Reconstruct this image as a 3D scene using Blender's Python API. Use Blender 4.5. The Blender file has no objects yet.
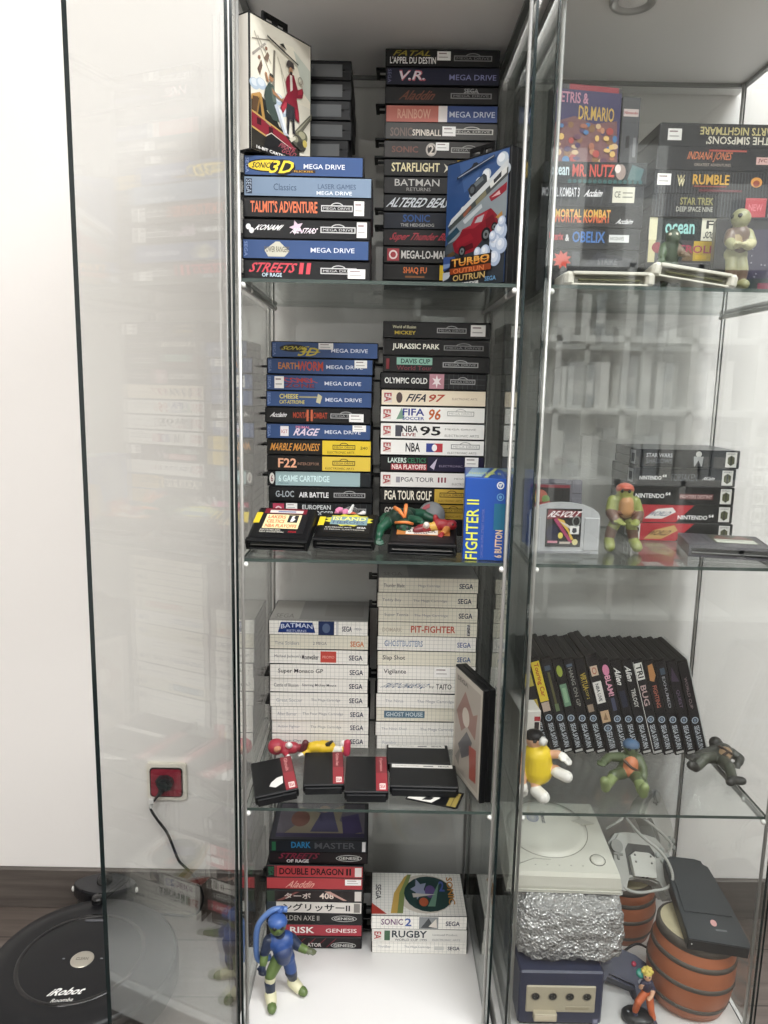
import bpy, bmesh, math, random
from math import sin, cos, pi, radians, sqrt
from mathutils import Vector, Matrix, noise
random.seed(7)
SC = bpy.context.scene
COL = SC.collection

# ---------------------------------------------------------------- materials
def lin(h):
    if isinstance(h, str):
        h = h.lstrip('#')
        v = [int(h[i:i + 2], 16) / 255 for i in (0, 2, 4)]
    else:
        v = list(h)
    return tuple((c / 12.92 if c <= .04045 else ((c + .055) / 1.055) ** 2.4) for c in v)

_M = {}
def mat(hexc, rough=.45, spec=.5, metal=0., coat=0., bump=0., bscale=60., var=0., emis=0.):
    key = (hexc, rough, spec, metal, coat, bump, bscale, var, emis)
    if key in _M: return _M[key]
    m = bpy.data.materials.new('paint_' + str(hexc).strip('#')); m.use_nodes = True
    nt = m.node_tree; b = nt.nodes['Principled BSDF']
    c = lin(hexc)
    b.inputs['Base Color'].default_value = (*c, 1)
    b.inputs['Roughness'].default_value = rough
    b.inputs['Specular IOR Level'].default_value = spec
    b.inputs['Metallic'].default_value = metal
    b.inputs['Coat Weight'].default_value = coat
    b.inputs['Coat Roughness'].default_value = .12
    if emis:
        b.inputs['Emission Color'].default_value = (*c, 1); b.inputs['Emission Strength'].default_value = emis
    if bump or var:
        tc = nt.nodes.new('ShaderNodeTexCoord')
        n = nt.nodes.new('ShaderNodeTexNoise'); n.inputs['Scale'].default_value = bscale; n.inputs['Detail'].default_value = 4
        nt.links.new(tc.outputs['Object'], n.inputs['Vector'])
        if bump:
            bp = nt.nodes.new('ShaderNodeBump'); bp.inputs['Strength'].default_value = bump; bp.inputs['Distance'].default_value = .002
            nt.links.new(n.outputs['Fac'], bp.inputs['Height']); nt.links.new(bp.outputs['Normal'], b.inputs['Normal'])
        if var:
            mr = nt.nodes.new('ShaderNodeMapRange'); mr.inputs[1].default_value = .3; mr.inputs[2].default_value = .7
            mr.inputs[3].default_value = 1 - var; mr.inputs[4].default_value = 1 + var
            nt.links.new(n.outputs['Fac'], mr.inputs[0])
            mx = nt.nodes.new('ShaderNodeMix'); mx.data_type = 'RGBA'; mx.blend_type = 'MULTIPLY'; mx.inputs['Factor'].default_value = 1
            mx.inputs['A'].default_value = (*c, 1); nt.links.new(mr.outputs[0], mx.inputs['B'])
            nt.links.new(mx.outputs['Result'], b.inputs['Base Color'])
    _M[key] = m
    return m

_PC = {}
def P(hexc):
    if hexc not in _PC: _PC[hexc] = mat(tuple(round((int(hexc[i:i + 2], 16) / 255) ** 1.1, 4) for i in (1, 3, 5)), .36, .3, coat=.1)
    return _PC[hexc]          # printed paper under a clear sleeve
def PL(hexc): return mat(hexc, .38, .5)                   # moulded plastic

def glass_mat(name, tint, f0=.045, gain=1.0):
    m = bpy.data.materials.new(name); m.use_nodes = True; nt = m.node_tree
    for n in list(nt.nodes): nt.nodes.remove(n)
    out = nt.nodes.new('ShaderNodeOutputMaterial'); mix = nt.nodes.new('ShaderNodeMixShader')
    tr = nt.nodes.new('ShaderNodeBsdfTransparent'); tr.inputs['Color'].default_value = (*tint, 1)
    gl = nt.nodes.new('ShaderNodeBsdfGlossy'); gl.inputs['Roughness'].default_value = 0.0
    gl.inputs['Color'].default_value = (.97, 1, .985, 1)
    geo = nt.nodes.new('ShaderNodeNewGeometry')
    dot = nt.nodes.new('ShaderNodeVectorMath'); dot.operation = 'DOT_PRODUCT'
    nt.links.new(geo.outputs['Incoming'], dot.inputs[0]); nt.links.new(geo.outputs['Normal'], dot.inputs[1])
    def mth(op, a, b=None, clamp=False):
        n = nt.nodes.new('ShaderNodeMath'); n.operation = op; n.use_clamp = clamp
        for i, v in enumerate((a, b)):
            if v is None: continue
            if isinstance(v, (int, float)): n.inputs[i].default_value = v
            else: nt.links.new(v, n.inputs[i])
        return n.outputs[0]
    ab = mth('ABSOLUTE', dot.outputs['Value']); om = mth('SUBTRACT', 1.0, ab, True)
    p5 = mth('POWER', om, 5.0); fr = mth('ADD', mth('MULTIPLY', p5, 1 - f0), f0 * gain, True)
    nt.links.new(fr, mix.inputs[0]); nt.links.new(tr.outputs[0], mix.inputs[1]); nt.links.new(gl.outputs[0], mix.inputs[2])
    nt.links.new(mix.outputs[0], out.inputs[0])
    return m

GLASS = glass_mat('clear_glass', (.955, .962, .957))
SHELFG = glass_mat('shelf_glass', (.957, .968, .966))
SLEEVE = glass_mat('clear_sleeve', (.97, .97, .97), .06)
BACKG = glass_mat('back_glass', (.925, .936, .933))  # tinted deeper than the other panes, to put shade on the wall behind
EDGE = mat('#0b1b1d', .15, .5)
EDGE_LIGHT = mat('#3e4a46', .2, .5)
ALU = mat('#c4c4c1', .38, .5, metal=.75)
BLACK = mat('#0d0e10', .4, .25)
BLACKR = mat('#141517', .5, .25)

def wood_mat(name, c1, c2, scale, rough=.45):
    m = bpy.data.materials.new(name); m.use_nodes = True; nt = m.node_tree; b = nt.nodes['Principled BSDF']
    tc = nt.nodes.new('ShaderNodeTexCoord'); mp = nt.nodes.new('ShaderNodeMapping'); mp.inputs['Scale'].default_value = scale
    n = nt.nodes.new('ShaderNodeTexNoise'); n.inputs['Scale'].default_value = 3; n.inputs['Detail'].default_value = 8; n.inputs['Roughness'].default_value = .65
    cr = nt.nodes.new('ShaderNodeValToRGB'); cr.color_ramp.elements[0].position = .3; cr.color_ramp.elements[1].position = .72
    cr.color_ramp.elements[0].color = (*lin(c1), 1); cr.color_ramp.elements[1].color = (*lin(c2), 1)
    nt.links.new(tc.outputs['Object'], mp.inputs['Vector']); nt.links.new(mp.outputs[0], n.inputs['Vector'])
    nt.links.new(n.outputs['Fac'], cr.inputs['Fac']); nt.links.new(cr.outputs[0], b.inputs['Base Color'])
    b.inputs['Roughness'].default_value = rough
    return m

def floor_mat():
    m = wood_mat('wood_plank_floor', '#4c443f', '#6a615b', (1.2, 22, 1), .4); nt = m.node_tree; b = nt.nodes['Principled BSDF']
    tc = nt.nodes.new('ShaderNodeTexCoord')
    br = nt.nodes.new('ShaderNodeTexBrick'); br.inputs['Scale'].default_value = 1; br.inputs['Brick Width'].default_value = 1.25; br.inputs['Row Height'].default_value = .145
    br.inputs['Mortar Size'].default_value = .0016; br.inputs['Color1'].default_value = (1, 1, 1, 1); br.inputs['Color2'].default_value = (.78, .76, .74, 1); br.inputs['Mortar'].default_value = (.25, .24, .22, 1)
    nt.links.new(tc.outputs['Object'], br.inputs['Vector'])
    old = b.inputs['Base Color'].links[0].from_socket
    mx = nt.nodes.new('ShaderNodeMix'); mx.data_type = 'RGBA'; mx.blend_type = 'MULTIPLY'; mx.inputs['Factor'].default_value = 1
    nt.links.new(old, mx.inputs['A']); nt.links.new(br.outputs['Color'], mx.inputs['B']); nt.links.new(mx.outputs['Result'], b.inputs['Base Color'])
    return m

def grid_mat(base, line, step, width):
    """white paper with a fine printed grid (local x / z / y of the case)"""
    m = bpy.data.materials.new('grid_paper'); m.use_nodes = True; nt = m.node_tree; b = nt.nodes['Principled BSDF']
    tc = nt.nodes.new('ShaderNodeTexCoord'); sp = nt.nodes.new('ShaderNodeSeparateXYZ'); nt.links.new(tc.outputs['Object'], sp.inputs[0])
    res = None
    for ax in ('X', 'Y', 'Z'):
        a = nt.nodes.new('ShaderNodeMath'); a.operation = 'DIVIDE'; a.inputs[1].default_value = step; nt.links.new(sp.outputs[ax], a.inputs[0])
        ad = nt.nodes.new('ShaderNodeMath'); ad.operation = 'ADD'; ad.inputs[1].default_value = 100.37; nt.links.new(a.outputs[0], ad.inputs[0])
        f = nt.nodes.new('ShaderNodeMath'); f.operation = 'FRACT'; nt.links.new(ad.outputs[0], f.inputs[0])
        l = nt.nodes.new('ShaderNodeMath'); l.operation = 'LESS_THAN'; l.inputs[1].default_value = width; nt.links.new(f.outputs[0], l.inputs[0])
        if res is None: res = l.outputs[0]
        else:
            mxn = nt.nodes.new('ShaderNodeMath'); mxn.operation = 'MAXIMUM'; nt.links.new(res, mxn.inputs[0]); nt.links.new(l.outputs[0], mxn.inputs[1]); res = mxn.outputs[0]
    mx = nt.nodes.new('ShaderNodeMix'); mx.data_type = 'RGBA'
    mx.inputs['A'].default_value = (*lin(base), 1); mx.inputs['B'].default_value = (*lin(line), 1)
    nt.links.new(res, mx.inputs['Factor']); nt.links.new(mx.outputs['Result'], b.inputs['Base Color'])
    b.inputs['Roughness'].default_value = .35; b.inputs['Coat Weight'].default_value = .25; b.inputs['Coat Roughness'].default_value = .12
    return m
GRID = grid_mat('#e9e7e0', '#b9b9b6', .0077, .075)
GRID2 = grid_mat('#dcd8c8', '#aeaea4', .0077, .075)

# ---------------------------------------------------------------- mesh builder
class MB:
    def __init__(s): s.v = []; s.f = []; s.m = []; s.sm = []; s.mats = []
    def mi(s, m):
        if m not in s.mats: s.mats.append(m)
        return s.mats.index(m)
    def add(s, vs, fs, m, smooth=False, M=None):
        o = len(s.v); k = s.mi(m)
        s.v += [tuple(M @ Vector(p)) if M is not None else tuple(p) for p in vs]
        for f in fs: s.f.append(tuple(i + o for i in f)); s.m.append(k); s.sm.append(smooth)
        return s
    def box(s, x0, x1, y0, y1, z0, z1, m, c=0., M=None, faces=None):
        c = min(c, (x1 - x0) * .45, (y1 - y0) * .45, (z1 - z0) * .45)
        if c <= 0:
            vs = [(x, y, z) for z in (z0, z1) for y in (y0, y1) for x in (x0, x1)]
            fs = [(0, 2, 3, 1), (4, 5, 7, 6), (0, 1, 5, 4), (2, 6, 7, 3), (0, 4, 6, 2), (1, 3, 7, 5)]
            return s.add(vs, fs, m, M=M)
        X = (x0, x1); Y = (y0, y1); Z = (z0, z1); vs = []; idx = {}
        for i in (0, 1):
            for j in (0, 1):
                for k in (0, 1):
                    sx, sy, sz = (c, -c)[i], (c, -c)[j], (c, -c)[k]
                    for a, p in (('x', (X[i], Y[j] + sy, Z[k] + sz)), ('y', (X[i] + sx, Y[j], Z[k] + sz)), ('z', (X[i] + sx, Y[j] + sy, Z[k]))):
                        idx[(i, j, k, a)] = len(vs); vs.append(p)
        fs = []
        for i in (0, 1):
            q = [idx[(i, 0, 0, 'x')], idx[(i, 1, 0, 'x')], idx[(i, 1, 1, 'x')], idx[(i, 0, 1, 'x')]]; fs.append(q if i else q[::-1])
            q = [idx[(0, i, 0, 'y')], idx[(1, i, 0, 'y')], idx[(1, i, 1, 'y')], idx[(0, i, 1, 'y')]]; fs.append(q[::-1] if i else q)
            q = [idx[(0, 0, i, 'z')], idx[(1, 0, i, 'z')], idx[(1, 1, i, 'z')], idx[(0, 1, i, 'z')]]; fs.append(q if i else q[::-1])
        for i in (0, 1):
            for j in (0, 1):
                q = [idx[(i, j, 0, 'x')], idx[(i, j, 0, 'y')], idx[(i, j, 1, 'y')], idx[(i, j, 1, 'x')]]; fs.append(q if (i == j) == False else q[::-1])
                q = [idx[(i, 0, j, 'x')], idx[(i, 0, j, 'z')], idx[(i, 1, j, 'z')], idx[(i, 1, j, 'x')]]; fs.append(q if (i == j) else q[::-1])
                q = [idx[(0, i, j, 'y')], idx[(0, i, j, 'z')], idx[(1, i, j, 'z')], idx[(1, i, j, 'y')]]; fs.append(q if (i != j) else q[::-1])
                for k in (0, 1):
                    q = [idx[(i, j, k, 'x')], idx[(i, j, k, 'y')], idx[(i, j, k, 'z')]]
                    fs.append(q if (i + j + k) % 2 == 1 else q[::-1])
        return s.add(vs, fs, m, M=M)
    def prism(s, pts, h0, h1, m, F=None, side=None):
        """outline (x,y) extruded along the third axis; F maps (x,y,h) -> 3D"""
        a = sum(pts[i][0] * pts[(i + 1) % len(pts)][1] - pts[(i + 1) % len(pts)][0] * pts[i][1] for i in range(len(pts)))
        if a < 0: pts = pts[::-1]
        n = len(pts); F = F or (lambda x, y, h: (x, y, h))
        vs = [F(x, y, h0) for x, y in pts] + [F(x, y, h1) for x, y in pts]
        s.add(vs, [tuple(range(n))[::-1], tuple(range(n, 2 * n))], m)
        s.add(vs, [(i, (i + 1) % n, n + (i + 1) % n, n + i) for i in range(n)], side or m)
        return s
    def tube(s, pts, r, m, n=8, caps=True, M=None):
        pts = [Vector(p) for p in pts]; R = r if isinstance(r, (list, tuple)) else [r] * len(pts)
        t0 = (pts[1] - pts[0]).normalized(); up = Vector((0, 0, 1)) if abs(t0.z) < .9 else Vector((1, 0, 0))
        u = t0.cross(up).normalized(); vs = []; fs = []
        for i, p in enumerate(pts):
            t = (pts[min(i + 1, len(pts) - 1)] - pts[max(i - 1, 0)]).normalized()
            u = (u - t * u.dot(t)).normalized(); w = t.cross(u)
            for k in range(n):
                a = 2 * pi * k / n; vs.append(p + (u * cos(a) + w * sin(a)) * R[i])
        for i in range(len(pts) - 1):
            for k in range(n):
                a, b = i * n + k, i * n + (k + 1) % n; fs.append((a, b, b + n, a + n))
        if caps: fs += [tuple(range(n))[::-1], tuple(range(len(vs) - n, len(vs)))]
        return s.add(vs, fs, m, True, M)
    def lathe(s, prof, m, n=32, M=None, smooth=True):
        vs = []; fs = []
        for r, z in prof:
            for k in range(n): a = 2 * pi * k / n; vs.append((r * cos(a), r * sin(a), z))
        for i in range(len(prof) - 1):
            for k in range(n):
                a, b = i * n + k, i * n + (k + 1) % n; fs.append((a, b, b + n, a + n))
        return s.add(vs, fs, m, smooth, M)
    def ball(s, c, r, m, n=12, sc=(1, 1, 1), M=None):
        vs = []; fs = []; h = n // 2
        for i in range(h + 1):
            t = pi * i / h
            for k in range(n):
                a = 2 * pi * k / n; vs.append((c[0] + r * sc[0] * sin(t) * cos(a), c[1] + r * sc[1] * sin(t) * sin(a), c[2] + r * sc[2] * cos(t)))
        for i in range(h):
            for k in range(n):
                a, b = i * n + k, i * n + (k + 1) % n; fs.append((a, a + n, b + n, b))
        return s.add(vs, fs, m, True, M)
    def build(s, name, parent=None, loc=None, rot=None):
        me = bpy.data.meshes.new(name); me.from_pydata(s.v, [], s.f)
        for m in s.mats: me.materials.append(m)
        me.polygons.foreach_set('material_index', s.m); me.polygons.foreach_set('use_smooth', s.sm); me.update()
        o = bpy.data.objects.new(name, me); COL.objects.link(o)
        if parent is not None: o.parent = parent
        if loc: o.location = loc
        if rot: o.rotation_euler = rot
        return o

# ---------------------------------------------------------------- things
def tag(o, label=None, cat=None, group=None, kind=None):
    for k, v in (('label', label), ('category', cat), ('group', group), ('kind', kind)):
        if v: o[k] = v
    return o
def thing(name, label, cat, loc=(0, 0, 0), rot=(0, 0, 0), group=None):
    o = bpy.data.objects.new(name, None); o.empty_display_size = .02; COL.objects.link(o)
    o.location = loc; o.rotation_euler = rot
    return tag(o, label, cat, group)

# ---------------------------------------------------------------- lettering
_T = {}
def glyphs(s, bold=0.0):
    bold = min(bold * .5, .022); k = (s, bold)
    if k in _T: return _T[k]
    cu = bpy.data.curves.new('lettering', 'FONT'); cu.body = s; cu.size = 1; cu.offset = bold; cu.resolution_u = 2
    ob = bpy.data.objects.new('lettering', cu); COL.objects.link(ob)
    dg = bpy.context.evaluated_depsgraph_get(); me = bpy.data.meshes.new_from_object(ob.evaluated_get(dg))
    vs = [(v.co.x, v.co.y) for v in me.vertices]; fs = [tuple(p.vertices) for p in me.polygons]
    bpy.data.objects.remove(ob); bpy.data.curves.remove(cu); bpy.data.meshes.remove(me)
    if vs:
        x0 = min(v[0] for v in vs); x1 = max(v[0] for v in vs); y0 = min(v[1] for v in vs); y1 = max(v[1] for v in vs)
        vs = [((x - x0) / max(x1 - x0, 1e-6), (y - y0) / max(y1 - y0, 1e-6)) for x, y in vs]
    _T[k] = (vs, fs)
    return _T[k]

class Face:
    """a flat printed face: F(x, y, h) with x,y in 0..1 of the face and h metres in front of it"""
    def __init__(s, mb, o, u, v, n): s.mb = mb; s.o = Vector(o); s.u = Vector(u); s.v = Vector(v); s.n = Vector(n).normalized(); s.h = .0004
    def F(s, x, y, h): return s.o + s.u * x + s.v * y + s.n * h
    def t(s, txt, x0, x1, y0, y1, col, bold=.0, shear=0., h=None, flip=False, vert=False, m=None, arch=0.):
        vs, fs = glyphs(txt, bold); s.h += .00004; h = h or s.h; out = []
        for x, y in vs:
            x = x + shear * (y - .5)
            if arch: y = y * .75 + .25 * (1 - (2 * x - 1) ** 2) if arch > 0 else y * (.7 + .3 * abs(2 * x - 1))
            if flip: x, y = 1 - x, 1 - y
            if vert: x, y = y, 1 - x
            out.append(s.F(x0 + (x1 - x0) * x, y0 + (y1 - y0) * y, h))
        s.mb.add(out, fs, m or P(col)); return s
    def b(s, x0, x1, y0, y1, col, m=None):
        s.h += .00004
        s.mb.add([s.F(x0, y0, s.h), s.F(x1, y0, s.h), s.F(x1, y1, s.h), s.F(x0, y1, s.h)], [(0, 1, 2, 3)], m or P(col)); return s
    def p(s, pts, col, m=None):
        s.h += .00004
        a = sum(pts[i][0] * pts[(i + 1) % len(pts)][1] - pts[(i + 1) % len(pts)][0] * pts[i][1] for i in range(len(pts)))
        if a < 0: pts = pts[::-1]
        s.mb.add([s.F(x, y, s.h) for x, y in pts], [tuple(range(len(pts)))], m or P(col)); return s
    def e(s, cx, cy, rx, ry, col, n=20, a0=0., m=None):
        return s.p([(cx + rx * cos(a0 + 2 * pi * k / n), cy + ry * sin(a0 + 2 * pi * k / n)) for k in range(n)], col, m)
    def star(s, cx, cy, rx, ry, col, n=10, q=.55):
        return s.p([(cx + rx * (1 if k % 2 else q) * cos(pi * k / n), cy + ry * (1 if k % 2 else q) * sin(pi * k / n)) for k in range(2 * n)], col)
    def ring(s, cx, cy, rx, ry, w, col, n=24):
        s.h += .00004; vs = []
        for k in range(n):
            a = 2 * pi * k / n
            vs += [s.F(cx + rx * cos(a), cy + ry * sin(a), s.h), s.F(cx + rx * (1 - w) * cos(a), cy + ry * (1 - w) * sin(a), s.h)]
        s.mb.add(vs, [(2 * k, (2 * k + 2) % (2 * n), (2 * k + 3) % (2 * n), 2 * k + 1) for k in range(n)], P(col)); return s
    def pill(s, x0, x1, col='#c9c9c9', yc=.5, bg='#17181a'):
        """lozenge mark with a bulge in the middle and a line of tiny capitals"""
        xc = (x0 + x1) / 2; w = x1 - x0
        s.e(xc, yc + .12, w * .2, .2, col); s.e(xc, yc + .12, w * .17, .15, bg)
        s.b(x0, x1, yc - .17, yc + .17, col); s.b(x0 + w * .03, x1 - w * .03, yc - .11, yc + .11, bg)
        s.t('MEGA DRIVE', x0 + w * .07, x1 - w * .07, yc - .07, yc + .07, col); return s
# ---------------------------------------------------------------- the room
def structure(name, mb): return tag(mb.build(name), kind='structure')
WALL = mat('#e7e4e1', .85, .25, bump=.08, bscale=90)
WY = .39
RX0, RX1, RY0, RH = -1.9, 2.3, -3.4, 2.6
structure('wall_back', MB().box(RX0, RX1, WY, WY + .1, 0, RH, WALL))
structure('wall_front', MB().box(RX0, RX1, RY0 - .1, RY0, 0, RH, WALL))
structure('wall_left', MB().box(RX0 - .1, RX0, RY0 - .1, WY + .1, 0, RH, WALL))
structure('wall_right', MB().box(RX1, RX1 + .1, RY0 - .1, WY + .1, 0, RH, WALL))
structure('ceiling', MB().box(RX0 - .1, RX1 + .1, RY0 - .1, WY + .1, RH, RH + .1, mat('#f0eeea', .9, .2)))
structure('floor', MB().box(RX0 - .1, RX1 + .1, RY0 - .1, WY + .1, -.1, 0, floor_mat()))
BASEW = wood_mat('wood_skirting', '#48423e', '#625b56', (1.5, 6, 26), .42)
structure('baseboard_back', MB().box(RX0, RX1, WY - .012, WY, 0, .092, BASEW, c=.002))

# ---------------------------------------------------------------- display cabinets
Z0, ZS, ZTOP = .08, (.4700, .8735, 1.2765), 1.667
WHITE = mat('#dddcda', .45, .4)
TOPW = mat('#f8f7f5', .5, .4)

def glass_panel(name, dims, thin, parent, gm=GLASS, em=EDGE, **kw):
    """a pane: clear faces across the thin axis, cut green edges around"""
    x0, x1, y0, y1, z0, z1 = dims; mb = MB()
    vs = [(x, y, z) for z in (z0, z1) for y in (y0, y1) for x in (x0, x1)]
    fx = [(0, 4, 6, 2), (1, 3, 7, 5)]; fy = [(0, 1, 5, 4), (2, 6, 7, 3)]; fz = [(0, 2, 3, 1), (4, 5, 7, 6)]
    for ax, fs in (('x', fx), ('y', fy), ('z', fz)): mb.add(vs, fs, gm if ax == thin else em)
    return mb.build(name, parent, **kw)

def cabinet(cx, label, open_deg, dw=.411):
    t = thing('display_cabinet', label, 'cabinet', (cx, 0, 0), group='glass display cabinets')
    b = MB(); b.box(-.213, .213, -.014, .346, .012, Z0 - .006, WHITE, c=.002)
    b.box(-.2, .2, -.002, .336, Z0 - .006, Z0, WHITE); b.box(-.19, .19, .005, .33, 0, .012, PL('#3a3a3a')); b.build('base', t)
    b = MB(); b.box(-.213, .213, -.014, .388, ZTOP, ZTOP + .024, TOPW, c=.002)  # rear overhang added up to the wall, to block light through the gap
    for s in (-1, 1): b.box(s * .2 - .004, s * .2 + .004, 0, .336, ZTOP - .006, ZTOP, PL('#6d6f6d'))
    b.box(-.2, .2, .332, .339, ZTOP - .006, ZTOP, PL('#6d6f6d')); b.build('top_panel', t)
    for s in (-1, 1):
        glass_panel('side_pane', (min(s * .2005, s * .2045), max(s * .2005, s * .2045), -.004, .336, Z0 - .004, ZTOP - .002), 'x', t)
    glass_panel('back_pane', (-.2045, .2045, .3365, .3405, Z0 - .004, ZTOP - .002), 'y', t, BACKG)
    for z in ZS:
        glass_panel('glass_shelf', (-.1965, .1965, .004, .333, z - .005, z), 'z', t, SHELFG, EDGE_LIGHT)
        for s in (-1, 1):
            r = MB(); r.box(s * .1935 - .003, s * .1935 + .003, .012, .322, z - .0125, z - .0055, ALU, c=.0008); r.build('shelf_rail', t)
            for y in (.004, .07, .326):
                MB().ball((s * .1915, y, z - .0095), .0045, mat('#e4e4e0', .25), 10).build('shelf_peg', t)
    for s in (-1, 1):
        for y in (.0015, .3285):
            MB().tube([(s * .1955, y, Z0), (s * .1955, y, ZTOP)], .0028, ALU, 8).build('corner_post', t)
    d = bpy.data.objects.new('door', None); COL.objects.link(d); d.parent = t
    d.location = (-.2055, -.0065, 0); d.rotation_euler = (0, 0, -radians(open_deg))
    glass_panel('door_pane', (0, dw, -.0058, -.0005, .03, ZTOP + .012), 'y', d)
    for z in (.05, ZTOP - .01):
        MB().box(-.004, .022, -.008, .004, z - .012, z + .012, ALU, c=.001).build('hinge', d)
    return t

E_OPEN = 102.3
cabinet(0, 'tall glass display cabinet with its glass door swung wide open', E_OPEN, .355)
XR = .4347
cabinet(XR, 'tall glass display cabinet with closed door, holding consoles and a drum', 0)
p = thing('spotlight', 'round chrome spotlight set in the underside of the cabinet top', 'light', (.345, .054, ZTOP))
MB().lathe([(.0, -.001), (.021, -.001), (.027, -.004), (.03, -.007), (.032, -.004), (.032, 0)], ALU, 28).build('rim', p)
MB().lathe([(0, -.0045), (.012, -.004), (.02, -.002)], mat('#f6f6f4', .6), 24).build('lens', p)

# ---------------------------------------------------------------- game cases
def shell(mb, w, d, t, m, y0=0.):
    """hinged plastic case lying flat: two covers with a seam between them and a solid spine along the front"""
    g = .0006
    mb.box(-w / 2, w / 2, y0, y0 + d, 0, t / 2 - g, m, c=.0012)
    mb.box(-w / 2, w / 2, y0, y0 + d, t / 2 + g, t, m, c=.0012)
    mb.box(-w / 2 + .0012, w / 2 - .0012, y0 + .0012, y0 + d - .0012, t / 2 - g, t / 2 + g, BLACKR)
    mb.box(-w / 2 + .0004, w / 2 - .0004, y0 + .00015, y0 + .01, .0014, t - .0014, m)
    return mb

def tab(parent, w, d, t, m=BLACK):
    b = MB()
    b.box(-w / 2 - .013, -w / 2 + .001, d * .38, d * .43, t / 2 - .0018, t / 2 + .0018, m, c=.0004)
    b.box(-w / 2 - .013, -w / 2 + .001, d * .57, d * .62, t / 2 - .0018, t / 2 + .0018, m, c=.0004)
    b.box(-w / 2 - .016, -w / 2 - .010, d * .33, d * .67, t / 2 - .0018, t / 2 + .0018, m, c=.0006)
    b.box(-w / 2 - .011, -w / 2 + .001, d * .33, d * .40, t / 2 - .0018, t / 2 + .0018, m, c=.0006)
    return b.build('hang_tab', parent)

def case(label, loc, yaw, base, ops, w=.181, d=.128, t=.0275, group=None, sticker=None, top=None, hang=True, name='game_case', shellm=None, bh=.9, bands=None):
    th = thing(name, label, 'game case', loc, (0, 0, radians(yaw)), group)
    sm = shellm or BLACK
    shell(MB(), w, d, t, sm).build('shell', th)
    mb = MB(); z0 = t * (1 - bh) / 2; z1 = t - z0; bm = base if not isinstance(base, str) else P(base)
    mb.box(-w / 2 + .002, w / 2 - .002, -.0004, .001, z0, z1, bm)
    f = Face(mb, (-w / 2 + .002, 0, z0), (w - .004, 0, 0), (0, 0, z1 - z0), (0, -1, 0))
    if ops: ops(f)
    mb.build('spine_insert', th)
    if top:
        mb = MB(); mb.box(-w / 2 + .002, w / 2 - .002, .002, d - .003, t - .0005, t + .0003, bm)
        f = Face(mb, (-w / 2 + .002, .002, t), (w - .004, 0, 0), (0, d - .005, 0), (0, 0, 1)); top(f); mb.build('cover_insert', th)
    if sticker:
        x0, x1, y0, y1 = sticker[:4]; mb = MB(); f = Face(mb, (-w / 2 + .002, -.0006, z0), (w - .004, 0, 0), (0, 0, z1 - z0), (0, -1, 0)); f.h = .0006
        f.b(x0, x1, y0, y1, '#f0efec')
        f.b(x0 + (x1 - x0) * .12, x0 + (x1 - x0) * .7, y1 - (y1 - y0) * .3, y1 - (y1 - y0) * .18, '#9a8a8a')
        f.b(x0 + (x1 - x0) * .12, x0 + (x1 - x0) * .8, y0 + (y1 - y0) * .3, y0 + (y1 - y0) * .4, '#b5b2b0')
        mb.build('price_sticker', th)
    if hang and random.random() < .4: tab(th, w, d, t, sm)
    return th

ORD = ['topmost', 'second from top', 'third from top', 'fourth from top', 'fifth from top', 'sixth from top', 'seventh from top', 'eighth from top',
       'ninth from top', 'tenth from top', 'eleventh from top', 'twelfth from top', 'thirteenth from top', 'fourteenth from top']
def pile(rows, xs, y, ztop, zbot, where, group, ws=None, lastt=None, **kw):
    n = len(rows); rnd = random.Random(where)
    t = (ztop - zbot - (lastt or 0)) / (n - (1 if lastt else 0)); z = ztop
    for i, (desc, base, ops, *ex) in enumerate(rows):
        o = dict(kw); o.update(ex[0] if ex else {}); tt = lastt if (lastt and i == n - 1) else t
        z -= tt
        pos = 'bottom one' if i == n - 1 else ORD[i]
        case('%s, %s, %s' % (desc, pos, where), (xs[i], y + rnd.uniform(-.003, .003), z + .00015), rnd.uniform(-.8, .8) + o.pop('yaw', 0),
             base, ops, t=tt - .0004, group=group, **o)

def MD(f, x0=.6, col='#dfe3ee', y0=.36, y1=.62, bar='#8fa0c8'):   # blue spines: wide capitals at the end, small vertical maker's name at the start
    return f.t('SEGA', .008, .034, .1, .9, bar, vert=True).t('MEGA DRIVE', x0, x0 + .35, y0, y1, col, bold=.01)
def EA(f): return f.b(.02, .1, .15, .85, '#d8cfc9').t('EA', .025, .095, .2, .8, '#a83238', bold=.03, vert=True)
def SEGA(f, x0=.81, x1=.95, y0=.28, y1=.66, c='#232a4a'): return f.t('SEGA', x0, x1, y0, y1, c, bold=.04)
NAVY, SPB, GRY = '#2f4a8c', '#17181b', '#b8b8b8'

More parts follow.
